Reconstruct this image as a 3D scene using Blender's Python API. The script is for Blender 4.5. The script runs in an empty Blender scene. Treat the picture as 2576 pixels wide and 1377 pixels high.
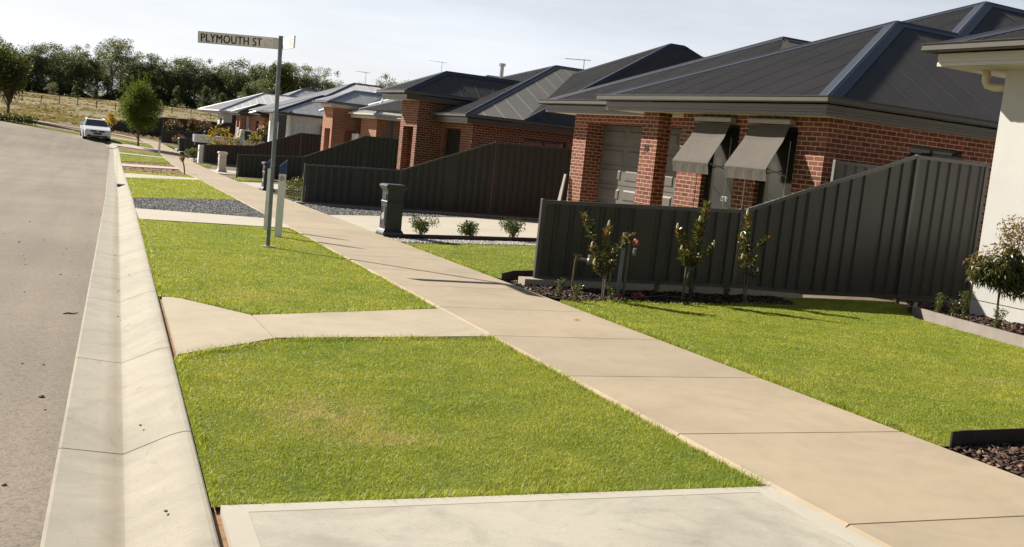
import bpy, bmesh, math, random
import numpy as np
from mathutils import Vector, Matrix, Euler
from mathutils.geometry import delaunay_2d_cdt

random.seed(7)
rng = np.random.default_rng(11)
SC = bpy.context.scene
COL = SC.collection
R_ = math.radians

# ------------------------------------------------------------------ camera
EYE = Vector((0, 0, 1.6))
CR = Vector((0.9325525584325404, -0.34625910861252407, 0.10222698011671719))
CU = Vector((-0.05465691948539271, 0.14448550273084843, 0.9879962351410967))
CF = Vector((0.3568730123073062, 0.9269458286240218, -0.11581486900754595))
FOC = 2650.0                       # in units of a 2576 px wide picture
cam = bpy.data.cameras.new("camera")
cam.sensor_width = 36.0
cam.lens = FOC / 2576 * 36
cam.clip_start = 0.1
cam.clip_end = 3000
camo = bpy.data.objects.new("camera", cam)
COL.objects.link(camo)
M = Matrix((CR, CU, -CF)).transposed().to_4x4()
M.translation = EYE
camo.matrix_world = M
SC.camera = camo

# ------------------------------------------------------------------ terrain height
TY = [-60, 0, 50, 58, 66, 72, 79, 87, 95, 105, 120, 150, 200, 280, 400, 800]
TZ = [1.32, 0, -1.1, -1.25, -1.33, -1.32, -1.18, -1.02, -.92, -.65, -.15, .75, 2.1, 4.0, 6.0, 11]
def sm(a, b, x):
    t = min(1, max(0, (x - a) / (b - a)))
    return t * t * (3 - 2 * t)
def G(x, y):
    z = float(np.interp(y, TY, TZ)) + .0092 * max(-15, min(30, x))
    return z + .08 * min(14, max(0, 4 - x)) * sm(66, 82, y) * (1 - sm(95, 140, y))
def ray(px, py):
    return (CF * FOC + CR * (px - 1288) + CU * (688.5 - py)).normalized()
def P(px, py, h=0.0):
    """ground point seen at a place of the survey photograph (2576 px wide)"""
    r = ray(px, py); t = 1.0; pt = 0.0
    while t < 900:
        p = EYE + r * t
        if p.z < G(p.x, p.y) + h:
            a, b = pt, t
            for _ in range(40):
                m = (a + b) / 2; p = EYE + r * m
                if p.z < G(p.x, p.y) + h: b = m
                else: a = m
            return EYE + r * b
        pt = t; t += max(.1, t * .01)
    return EYE + r * 900
def rayY(px, py, y):
    r = ray(px, py)
    return EYE + r * (y / r.y)
def XY(px, py): 
    p = P(px, py); return (p.x, p.y)

# ------------------------------------------------------------------ materials
def newmat(name):
    m = bpy.data.materials.new(name); m.use_nodes = True
    nt = m.node_tree; nt.nodes.clear()
    out = nt.nodes.new("ShaderNodeOutputMaterial")
    b = nt.nodes.new("ShaderNodeBsdfPrincipled")
    nt.links.new(b.outputs[0], out.inputs[0])
    return m, nt, b, out
def N(nt, t, **kw):
    n = nt.nodes.new(t)
    for k, v in kw.items(): setattr(n, k, v)
    return n
def noise(nt, vec, scale, detail=4, rough=.6):
    n = N(nt, "ShaderNodeTexNoise"); n.inputs['Scale'].default_value = scale
    n.inputs['Detail'].default_value = detail; n.inputs['Roughness'].default_value = rough
    if vec is not None: nt.links.new(vec, n.inputs['Vector'])
    return n
def ramp(nt, fac, stops):
    r = N(nt, "ShaderNodeValToRGB")
    e = r.color_ramp.elements
    while len(e) < len(stops): e.new(.5)
    for el, (p, c) in zip(e, stops):
        el.position = p; el.color = (*c, 1) if len(c) == 3 else c
    nt.links.new(fac, r.inputs[0])
    return r
def mixc(nt, fac, a, b, mode='MIX'):
    m = N(nt, "ShaderNodeMix", data_type='RGBA', blend_type=mode)
    for sock, v in ((m.inputs[0], fac), (m.inputs[6], a), (m.inputs[7], b)):
        if hasattr(v, 'node'): nt.links.new(v, sock)
        elif isinstance(v, (int, float)): sock.default_value = v
        else: sock.default_value = (*v, 1)
    return m.outputs[2]
def math_(nt, op, a, b=None, clamp=False):
    m = N(nt, "ShaderNodeMath", operation=op, use_clamp=clamp)
    for s, v in zip(m.inputs, (a, b)):
        if v is None: continue
        if hasattr(v, 'node'): nt.links.new(v, s)
        else: s.default_value = v
    return m.outputs[0]
def bump(nt, b, h, strength=.3, dist=.01):
    n = N(nt, "ShaderNodeBump"); n.inputs['Strength'].default_value = strength
    n.inputs['Distance'].default_value = dist
    nt.links.new(h, n.inputs['Height']); nt.links.new(n.outputs[0], b.inputs['Normal'])
def objco(nt):
    return N(nt, "ShaderNodeTexCoord").outputs['Object']

def plain(name, c, rough=.5, metal=0, var=.12, scale=3, bmp=0, bscale=60, spec=.5):
    m, nt, b, o = newmat(name)
    co = objco(nt)
    n = noise(nt, co, scale, 5)
    lo = tuple(x * (1 - var) for x in c); hi = tuple(min(1, x * (1 + var)) for x in c)
    r = ramp(nt, n.outputs[0], [(.3, lo), (.7, hi)])
    nt.links.new(r.outputs[0], b.inputs['Base Color'])
    b.inputs['Roughness'].default_value = rough; b.inputs['Metallic'].default_value = metal
    b.inputs['Specular IOR Level'].default_value = spec
    if bmp:
        n2 = noise(nt, co, bscale, 4)
        bump(nt, b, n2.outputs[0], bmp, .01)
    return m

def concrete(name, c, stain=(.8, .75, .68), bands=0.0, streak=False, fine=.35, rough=.85, blot=.25):
    m, nt, b, o = newmat(name)
    co = objco(nt)
    mp = N(nt, "ShaderNodeMapping"); nt.links.new(co, mp.inputs[0])
    mp.inputs['Scale'].default_value = (1, 1, 1)
    n1 = noise(nt, co, .9, 6, .65); n2 = noise(nt, co, 7, 5, .6); n3 = noise(nt, co, 160, 3, .7)
    base = ramp(nt, n1.outputs[0], [(.3, tuple(x * (1 - blot) for x in c)), (.5, c), (.72, tuple(min(1, x * 1.1) for x in c))])
    col = mixc(nt, math_(nt, 'MULTIPLY', n2.outputs[0], .45), base.outputs[0], tuple(a * s for a, s in zip(c, stain)))
    if streak:
        mp2 = N(nt, "ShaderNodeMapping"); nt.links.new(co, mp2.inputs[0])
        mp2.inputs['Scale'].default_value = (.35, 5, 1)
        n4 = noise(nt, mp2.outputs[0], 2.2, 5, .6)
        f = ramp(nt, n4.outputs[0], [(.45, (0, 0, 0)), (.75, (1, 1, 1))])
        col = mixc(nt, math_(nt, 'MULTIPLY', f.outputs[0], .35), col, tuple(x * .72 for x in c))
    sp = ramp(nt, n3.outputs[0], [(.35, (.82, .82, .82)), (.6, (1, 1, 1))])
    col = mixc(nt, fine, col, sp.outputs[0], 'MULTIPLY')
    nt.links.new(col, b.inputs['Base Color'])
    b.inputs['Roughness'].default_value = rough
    b.inputs['Specular IOR Level'].default_value = .25
    bump(nt, b, n3.outputs[0], .25, .004)
    return m

def island_tone(mat, k=.1):
    nt = MT[mat].node_tree; b = next(n for n in nt.nodes if n.type == 'BSDF_PRINCIPLED')
    src = b.inputs['Base Color'].links[0].from_socket; g = N(nt, "ShaderNodeNewGeometry")
    r = ramp(nt, g.outputs['Random Per Island'], [(0, (1 - k, 1 - k, 1 - k * .9)), (1, (1 + k, 1 + k * .9, 1 + k * .7))])
    nt.links.new(mixc(nt, 1.0, src, r.outputs[0], 'MULTIPLY'), b.inputs['Base Color'])
def silt(mat):
    nt = MT[mat].node_tree; b = next(n for n in nt.nodes if n.type == 'BSDF_PRINCIPLED')
    src = b.inputs['Base Color'].links[0].from_socket; co = objco(nt)
    s = N(nt, "ShaderNodeSeparateXYZ"); nt.links.new(co, s.inputs[0])
    n = noise(nt, co, 3.2, 5, .65); n2 = noise(nt, co, .5, 3); n3 = noise(nt, co, 40, 3, .7)
    x = math_(nt, 'ADD', s.outputs[0], math_(nt, 'MULTIPLY', math_(nt, 'SUBTRACT', n.outputs[0], .5), .07))
    d = math_(nt, 'SUBTRACT', 1.0, math_(nt, 'MULTIPLY', math_(nt, 'ABSOLUTE', math_(nt, 'SUBTRACT', x, .085)), 13), True)
    f = math_(nt, 'MULTIPLY', d, math_(nt, 'MULTIPLY', n2.outputs[0], .95), True)
    c = mixc(nt, f, src, (.20, .155, .10))
    wv = ramp(nt, n3.outputs[0], [(.28, (.6, .58, .55)), (.4, (1, 1, 1))]); c = mixc(nt, .5, c, wv.outputs[0], 'MULTIPLY')
    mp = N(nt, "ShaderNodeMapping"); nt.links.new(co, mp.inputs[0]); mp.inputs['Scale'].default_value = (1, .22, 1); mp.inputs['Rotation'].default_value = (0, 0, .35)
    sc = noise(nt, mp.outputs[0], 9, 4, .6); sc.inputs['Distortion'].default_value = 1.2
    sf = ramp(nt, sc.outputs[0], [(.62, (1, 1, 1)), (.70, (.80, .79, .78)), (.74, (1, 1, 1))]); c = mixc(nt, .8, c, sf.outputs[0], 'MULTIPLY')
    nt.links.new(c, b.inputs['Base Color'])
def swirl(mat, k=.35):
    nt = MT[mat].node_tree; b = next(n for n in nt.nodes if n.type == 'BSDF_PRINCIPLED')
    src = b.inputs['Base Color'].links[0].from_socket; co = objco(nt)
    n = noise(nt, co, 1.7, 5, .6); n.inputs['Distortion'].default_value = 2.2
    n2 = noise(nt, co, 26, 3, .6); n2.inputs['Distortion'].default_value = 3.5
    f = ramp(nt, n.outputs[0], [(.34, (.72, .72, .71)), (.5, (1, 1, 1)), (.68, (1.12, 1.11, 1.08))])
    f2 = ramp(nt, n2.outputs[0], [(.35, (.86, .86, .86)), (.6, (1.06, 1.06, 1.06))])
    c = mixc(nt, k, src, f.outputs[0], 'MULTIPLY'); c = mixc(nt, k, c, f2.outputs[0], 'MULTIPLY')
    nt.links.new(c, b.inputs['Base Color'])
def asphalt():
    m, nt, b, o = newmat("asphalt")
    co = objco(nt)
    n1 = noise(nt, co, .35, 6, .6); n2 = noise(nt, co, 3.5, 5, .65)
    v = N(nt, "ShaderNodeTexVoronoi"); v.inputs['Scale'].default_value = 95; nt.links.new(co, v.inputs['Vector'])
    n3 = noise(nt, co, 130, 3, .8)
    base = ramp(nt, n1.outputs[0], [(.3, (.20, .168, .132)), (.7, (.275, .232, .184))])
    col = mixc(nt, math_(nt, 'MULTIPLY', n2.outputs[0], .5), base.outputs[0], (.185, .153, .12))
    sp = ramp(nt, v.outputs['Color'], [(.0, (.42, .41, .40)), (.45, (1, .99, .97)), (.97, (1.15, 1.12, 1.08)), (1, (2.0, 1.95, 1.9))])
    col = mixc(nt, .75, col, sp.outputs[0], 'MULTIPLY')
    sp2 = ramp(nt, n3.outputs[0], [(.32, (.5, .5, .5)), (.5, (1, 1, 1))])
    col = mixc(nt, .5, col, sp2.outputs[0], 'MULTIPLY')
    mpw = N(nt, "ShaderNodeMapping"); nt.links.new(co, mpw.inputs[0]); mpw.inputs['Scale'].default_value = (1.1, .06, 1)
    nw_ = noise(nt, mpw.outputs[0], 1.6, 4, .55); wf = ramp(nt, nw_.outputs[0], [(.35, (.86, .86, .87)), (.65, (1.1, 1.09, 1.08))])
    col = mixc(nt, .8, col, wf.outputs[0], 'MULTIPLY')
    n5 = noise(nt, co, 21, 4, .7); gf = ramp(nt, n5.outputs[0], [(.3, (.72, .71, .70)), (.5, (1, 1, 1)), (.75, (1.12, 1.1, 1.08))])
    col = mixc(nt, .7, col, gf.outputs[0], 'MULTIPLY')
    # dark tar along the cut edge beside the kerb
    mp = N(nt, "ShaderNodeSeparateXYZ"); nt.links.new(co, mp.inputs[0])
    nw = noise(nt, co, 9, 3)
    e = math_(nt, 'ADD', mp.outputs[0], math_(nt, 'MULTIPLY', nw.outputs[0], .05))
    ed = ramp(nt, math_(nt, 'ADD', math_(nt, 'MULTIPLY', e, 8), 2.1, True), [(0, (1, 1, 1)), (.75, (1, 1, 1)), (1, (.62, .6, .58))])
    col = mixc(nt, 1.0, col, ed.outputs[0], 'MULTIPLY')
    nt.links.new(col, b.inputs['Base Color'])
    b.inputs['Roughness'].default_value = .9; b.inputs['Specular IOR Level'].default_value = .25
    bump(nt, b, n3.outputs[0], .35, .006)
    return m

def brick(name, c1, c2, mortar, dark=.5):
    m, nt, b, o = newmat(name)
    uv = N(nt, "ShaderNodeUVMap").outputs[0]
    t = N(nt, "ShaderNodeTexBrick"); nt.links.new(uv, t.inputs['Vector'])
    t.inputs['Scale'].default_value = 1
    t.inputs['Brick Width'].default_value = .24; t.inputs['Row Height'].default_value = .086
    t.inputs['Mortar Size'].default_value = .0066; t.inputs['Mortar Smooth'].default_value = .15
    t.inputs['Bias'].default_value = -.1
    t.inputs['Color1'].default_value = (*c1, 1); t.inputs['Color2'].default_value = (*c2, 1)
    t.inputs['Mortar'].default_value = (*mortar, 1)
    n = noise(nt, uv, 22, 5, .7); n2 = noise(nt, uv, 1.2, 4)
    f = ramp(nt, n.outputs[0], [(.3, (.68, .64, .62)), (.6, (1.0, 1.0, 1.0)), (.8, (1.18, 1.2, 1.2))])
    col = mixc(nt, .8, t.outputs['Color'], f.outputs[0], 'MULTIPLY')
    f2 = ramp(nt, n2.outputs[0], [(.3, (.85, .85, .86)), (.7, (1.05, 1.03, 1))])
    col = mixc(nt, .7, col, f2.outputs[0], 'MULTIPLY')
    nt.links.new(col, b.inputs['Base Color'])
    b.inputs['Roughness'].default_value = .82; b.inputs['Specular IOR Level'].default_value = .3
    h = math_(nt, 'ADD', math_(nt, 'MULTIPLY', math_(nt, 'SUBTRACT', 1.0, t.outputs['Fac']), 1.0), math_(nt, 'MULTIPLY', n.outputs[0], .5))
    bump(nt, b, h, .6, .008)
    return m

def leafmat(name, c1, c2, trans=.35, rough=.5, spec=.3, tc=None):
    m, nt, b, o = newmat(name)
    g = N(nt, "ShaderNodeNewGeometry")
    r = ramp(nt, g.outputs['Random Per Island'], [(0, c1), (1, c2)])
    nt.links.new(r.outputs[0], b.inputs['Base Color'])
    b.inputs['Roughness'].default_value = rough; b.inputs['Specular IOR Level'].default_value = spec
    tr = N(nt, "ShaderNodeBsdfTranslucent")
    tcol = mixc(nt, 1.0, r.outputs[0], tc or (1.35, 1.3, .55), 'MULTIPLY')
    nt.links.new(tcol, tr.inputs[0])
    ms = N(nt, "ShaderNodeMixShader"); ms.inputs[0].default_value = trans
    nt.links.new(b.outputs[0], ms.inputs[1]); nt.links.new(tr.outputs[0], ms.inputs[2])
    nt.links.new(ms.outputs[0], o.inputs[0])
    return m

def grassmat():
    m, nt, b, o = newmat("grass_blades")
    g = N(nt, "ShaderNodeNewGeometry"); co = objco(nt)
    r = ramp(nt, g.outputs['Random Per Island'], [(0, (.205, .25, .024)), (.45, (.335, .38, .045)), (.85, (.46, .48, .095)), (1, (.62, .59, .28))])
    n1 = noise(nt, co, .75, 5, .6); n2 = noise(nt, co, 4.5, 4, .6)
    f = ramp(nt, n1.outputs[0], [(.3, (.72, .84, .70)), (.52, (1, 1, 1)), (.70, (1.18, 1.07, 1.25))])
    col = mixc(nt, .9, r.outputs[0], f.outputs[0], 'MULTIPLY')
    f2 = ramp(nt, n2.outputs[0], [(.3, (.66, .78, .66)), (.7, (1.2, 1.12, 1.15))])
    col = mixc(nt, .75, col, f2.outputs[0], 'MULTIPLY')
    # worn straw coloured patches
    dead = None
    for (x, y, sx, sy, k) in ((1.28, 6.3, .42, .55, 1.0), (1.55, 5.75, .38, .2, .9), (1.5, 11.55, .6, .28, .55), (7.9, 7.5, .5, .25, .4)):
        mp = N(nt, "ShaderNodeMapping"); nt.links.new(co, mp.inputs[0])
        mp.inputs['Location'].default_value = (-x / sx, -y / sy, 0); mp.inputs['Scale'].default_value = (1 / sx, 1 / sy, 0)
        ln = N(nt, "ShaderNodeVectorMath", operation='LENGTH'); nt.links.new(mp.outputs[0], ln.inputs[0])
        d = math_(nt, 'MULTIPLY', math_(nt, 'SUBTRACT', 1.25, ln.outputs['Value'], True), k)
        dead = d if dead is None else math_(nt, 'MAXIMUM', dead, d)
    nn = noise(nt, co, 6, 5, .7)
    dd = math_(nt, 'MULTIPLY', dead, math_(nt, 'MULTIPLY', math_(nt, 'SUBTRACT', nn.outputs[0], .34, True), 6.5, True), True)
    col = mixc(nt, dd, col, (.52, .44, .22))
    nt.links.new(col, b.inputs['Base Color'])
    b.inputs['Roughness'].default_value = .45; b.inputs['Specular IOR Level'].default_value = .3
    tr = N(nt, "ShaderNodeBsdfTranslucent")
    nt.links.new(mixc(nt, 1.0, col, (1.3, 1.25, .6), 'MULTIPLY'), tr.inputs[0])
    ms = N(nt, "ShaderNodeMixShader"); ms.inputs[0].default_value = .42
    nt.links.new(b.outputs[0], ms.inputs[1]); nt.links.new(tr.outputs[0], ms.inputs[2])
    nt.links.new(ms.outputs[0], o.inputs[0])
    return m

def soilmat(name, c1, c2, c3, s1=.6, s2=9):
    m, nt, b, o = newmat(name)
    co = objco(nt)
    n1 = noise(nt, co, s1, 6, .65); n2 = noise(nt, co, s2, 6, .7)
    r = ramp(nt, n1.outputs[0], [(.3, c1), (.52, c2), (.72, c3)])
    f = ramp(nt, n2.outputs[0], [(.3, (.6, .6, .6)), (.7, (1.2, 1.2, 1.2))])
    col = mixc(nt, .8, r.outputs[0], f.outputs[0], 'MULTIPLY')
    nt.links.new(col, b.inputs['Base Color'])
    b.inputs['Roughness'].default_value = .95; b.inputs['Specular IOR Level'].default_value = .1
    bump(nt, b, n2.outputs[0], .8, .03)
    return m

def islandmat(name, stops, rough=.8, spec=.3):
    m, nt, b, o = newmat(name)
    g = N(nt, "ShaderNodeNewGeometry")
    r = ramp(nt, g.outputs['Random Per Island'], stops)
    n = noise(nt, objco(nt), 90, 3)
    f = ramp(nt, n.outputs[0], [(.3, (.7, .7, .7)), (.7, (1.15, 1.15, 1.15))])
    nt.links.new(mixc(nt, .7, r.outputs[0], f.outputs[0], 'MULTIPLY'), b.inputs['Base Color'])
    b.inputs['Roughness'].default_value = rough; b.inputs['Specular IOR Level'].default_value = spec
    return m

def glassmat(name, c=(.03, .035, .04), rough=.06):
    m, nt, b, o = newmat(name)
    b.inputs['Base Color'].default_value = (*c, 1)
    b.inputs['Roughness'].default_value = rough
    b.inputs['Specular IOR Level'].default_value = .9
    return m

MT = {}
MT['asphalt'] = asphalt()
MT['kerb'] = concrete("kerb_concrete", (.37, .337, .278), streak=True, blot=.22, stain=(.8, .77, .66))
MT['path'] = concrete("path_concrete", (.375, .31, .225), blot=.16, stain=(.86, .8, .72))
MT['cross'] = concrete("cross_path_concrete", (.43, .37, .275), blot=.13)
MT['drive'] = concrete("driveway_concrete", (.455, .42, .35), blot=.24, fine=.5, stain=(.72, .7, .66))
MT['drive_edge'] = concrete("trowelled_edge_concrete", (.465, .432, .365), blot=.08, fine=.15)
MT['drive2'] = concrete("pale_driveway_concrete", (.46, .42, .345), blot=.12)
swirl('drive', .5); swirl('kerb', .32); swirl('path', .22); swirl('cross', .25)
island_tone('path', .055); silt('kerb')
MT['joint'] = plain("joint_dark_grit", (.11, .09, .065), .95)  # dark material at the bottom of the open joints
MT['grass'] = grassmat()
MT['turf'] = soilmat("turf_base", (.09, .12, .018), (.13, .16, .024), (.18, .19, .05), 1.2, 14)
MT['dirt'] = soilmat("bare_dirt", (.20, .115, .068), (.27, .165, .10), (.33, .22, .14))
MT['yard'] = soilmat("yard_dirt", (.16, .12, .09), (.2, .16, .12), (.25, .2, .15))
MT['bed'] = soilmat("mulch_soil", (.022, .015, .011), (.035, .023, .016), (.05, .035, .024), 3, 30)
MT['gravel_base'] = soilmat("gravel_base", (.095, .093, .09), (.125, .122, .118), (.16, .156, .15), 4, 40)
MT['paddock'] = soilmat("dry_paddock", (.15, .135, .06), (.24, .19, .105), (.31, .24, .14), .055, 1.1)
MT['stone'] = islandmat("grey_gravel_stones", [(0, (.075, .074, .073)), (.5, (.19, .187, .182)), (1, (.40, .39, .38))])
MT['pebble'] = islandmat("white_pebbles", [(0, (.42, .39, .35)), (1, (.72, .69, .64))])
MT['chip'] = islandmat("bark_chips", [(0, (.02, .011, .008)), (.5, (.062, .033, .022)), (.85, (.13, .072, .047)), (1, (.26, .17, .12))])
MT['brick'] = brick("red_brick", (.145, .036, .023), (.255, .080, .050), (.60, .47, .33))
MT['brick2'] = brick("orange_brick", (.30, .105, .058), (.40, .165, .095), (.60, .48, .36))
MT['roof_dark'] = plain("charcoal_roof_steel", (.076, .071, .068), .5, 0, .12, .8, spec=.35)
MT['roof_cap'] = plain("roof_ridge_steel", (.043, .046, .060), .36, 0, .08, .8, spec=.6)
MT['roof_pale'] = plain("pale_grey_roof_steel", (.52, .52, .53), .4, 0, .08, .8)
MT['roof_pcap'] = plain("pale_ridge_steel", (.27, .29, .36), .38, 0, .06, .8)
MT['gutter'] = plain("grey_brown_gutter", (.082, .073, .06), .25, 0, .08, 2, spec=.6)
MT['fascia'] = plain("fascia_board", (.088, .079, .066), .28, 0, .08, 2)
MT['fascia_w'] = plain("cream_fascia", (.55, .515, .44), .5, 0, .05, 2)
MT['soffit'] = plain("cream_soffit", (.66, .60, .46), .7, 0, .05, 2)
MT['render'] = plain("cream_render", (.56, .545, .51), .9, 0, .04, 1.5, .35, 90)
MT['white_render'] = plain("white_render", (.70, .69, .65), .85, 0, .03, 1.5, .2, 80)
MT['grey_render'] = plain("slate_render", (.09, .095, .095), .8, 0, .06, 1.5)
MT['fence'] = plain("charcoal_fence_steel", (.027, .026, .022), .45, 0, .16, 1.3, spec=.5)
MT['fence_rail'] = plain("charcoal_fence_rail", (.042, .042, .04), .35, 0, .1, 2, spec=.6)
MT['fence_br'] = plain("brown_fence_steel", (.04, .031, .024), .5, 0, .15, 1.3)
MT['fence_gr'] = plain("green_grey_fence_steel", (.026, .033, .026), .5, 0, .15, 1.3)
MT['fence_pale'] = plain("pale_fence_steel", (.17, .16, .14), .4, 0, .08, 2)
MT['plinth'] = concrete("plinth_concrete", (.36, .32, .26), blot=.15)
MT['door'] = plain("garage_door_steel", (.13, .12, .104), .55, 0, .1, 2.5, spec=.2)
MT['frame'] = plain("dark_window_frame", (.03, .03, .03), .4)
MT['glass'] = glassmat("window_glass")
MT['glass2'] = glassmat("grey_window_glass", (.026, .030, .028), .10)
MT['awning'] = plain("taupe_awning_fabric", (.098, .083, .068), .9, 0, .08, 6)
MT['awn_box'] = plain("awning_head_box", (.3, .29, .27), .4)
MT['alu'] = plain("aluminium", (.6, .6, .6), .3, .6)
MT['galv'] = plain("galvanised_steel", (.21, .235, .26), .42, .35, .3, 6)
MT['white'] = plain("white_paint", (.92, .91, .89), .45, 0, .04, 3)
MT['sign'] = plain("sign_face", (.90, .84, .79), .4, 0, .04, 3)
MT['sign_tail'] = plain("sign_bracket", (.62, .62, .60), .4, 0, .08, 5)
MT['ink'] = plain("sign_lettering", (.012, .012, .012), .5)
MT['ink_f'] = plain("faded_emblem", (.27, .26, .24), .5)
MT['ink_g'] = plain("faded_emblem_gold", (.48, .38, .24), .5)
MT['blue'] = plain("blue_paint", (.02, .06, .20), .4)
MT['disc'] = plain("marker_disc", (.55, .47, .42), .4)
MT['char'] = plain("charcoal_mailbox", (.028, .031, .034), .4, 0, .15, 8, .15, 60, .6)
MT['blush'] = plain("blush_mailbox", (.60, .53, .46), .8, 0, .05, 4)
MT['corten'] = plain("dark_edging", (.03, .02, .015), .7, 0, .3, 7)
MT['timber'] = plain("grey_edging", (.24, .205, .175), .7, 0, .12, 4)
MT['plank'] = plain("weathered_plank", (.30, .27, .23), .8, 0, .15, 5)
MT['bark'] = plain("bark", (.10, .075, .05), .9, 0, .3, 12, .6, 40)
MT['bark_g'] = plain("gum_bark", (.17, .15, .125), .9, 0, .25, 2)
MT['stem'] = plain("young_stem", (.13, .10, .06), .8, 0, .2, 12)
MT['stake'] = plain("hardwood_stake", (.15, .12, .085), .8, 0, .1, 12)
MT['magnolia'] = leafmat("magnolia_leaves", (.035, .06, .014), (.12, .13, .035), .22, .28, .6)
MT['magn_br'] = leafmat("magnolia_rusty_leaves", (.15, .075, .018), (.26, .15, .04), .25, .4, .5)
MT['bud'] = plain("cream_bud", (.7, .62, .42), .5)
MT['box'] = leafmat("box_leaves", (.045, .075, .015), (.15, .18, .035), .3, .35, .5)
MT['shrub'] = leafmat("shrub_leaves", (.03, .05, .012), (.11, .14, .032), .25, .45, .3)
MT['lilly'] = leafmat("lillypilly_leaves", (.04, .06, .018), (.14, .135, .045), .28, .35, .5)
MT['lilly_r'] = leafmat("lillypilly_new_growth", (.16, .10, .035), (.28, .19, .07), .35, .4, .4)
MT['pear'] = leafmat("pear_leaves", (.045, .078, .013), (.16, .205, .04), .4, .6, .12)
MT['dark_tree'] = leafmat("dark_tree_leaves", (.035, .05, .014), (.12, .135, .035), .36, .5, .3)
MT['gum'] = leafmat("gum_leaves", (.06, .08, .046), (.165, .19, .108), .44, .5, .35, (1.15, 1.2, .72))
MT['gum2'] = leafmat("gum_leaves_pale", (.085, .10, .06), (.21, .22, .135), .44, .5, .3, (1.15, 1.2, .72))
MT['gum3'] = leafmat("cypress_leaves", (.045, .062, .022), (.11, .13, .042), .32, .5, .3)
MT['yellow'] = leafmat("yellow_leaves", (.32, .20, .025), (.5, .36, .06), .4, .5, .3)
MT['autumn'] = leafmat("autumn_leaves", (.10, .13, .025), (.42, .25, .04), .4, .5, .3)
MT['photinia'] = leafmat("photinia_leaves", (.03, .045, .012), (.10, .085, .03), .25, .35, .5)
MT['phot_r'] = leafmat("photinia_red_tips", (.10, .05, .028), (.24, .12, .075), .3, .4, .4)
MT['lav'] = leafmat("grey_green_leaves", (.11, .14, .08), (.2, .23, .14), .25, .7, .1)
MT['dry'] = leafmat("dry_stalks", (.16, .15, .05), (.32, .22, .10), .2, .8, .1)
MT['hedge'] = leafmat("hedge_leaves", (.04, .06, .02), (.14, .15, .05), .3, .5, .3)
MT['car_white'] = plain("white_car_paint", (.74, .75, .77), .16, 0, .02, 2, spec=.8)
MT['car_black'] = plain("black_trim", (.018, .018, .02), .45)
MT['tyre'] = plain("tyre_rubber", (.016, .016, .016), .85)
MT['rim'] = plain("alloy_rim", (.45, .46, .48), .3, .7)
MT['lamp'] = plain("headlight_lens", (.5, .52, .56), .1, 0, .1, 8, spec=1)
MT['car_glass'] = glassmat("car_glass", (.02, .024, .028), .04)
MT['bin'] = plain("dark_green_bin", (.012, .02, .024), .45)
MT['brass'] = plain("dull_brass_pipe", (.17, .125, .08), .5, .5, .25, 12)
MT['meter'] = plain("grey_meter", (.19, .18, .155), .55, .2, .2, 12)
MT['pvc'] = plain("grey_conduit", (.20, .21, .22), .5)
MT['red'] = plain("red_tag", (.45, .03, .02), .5)
MT['pipe_cream'] = plain("cream_downpipe", (.68, .58, .40), .4)
MT['ac'] = plain("grey_unit", (.05, .05, .05), .5)
MT['orange'] = plain("orange_plastic", (.40, .06, .02), .5)

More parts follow.
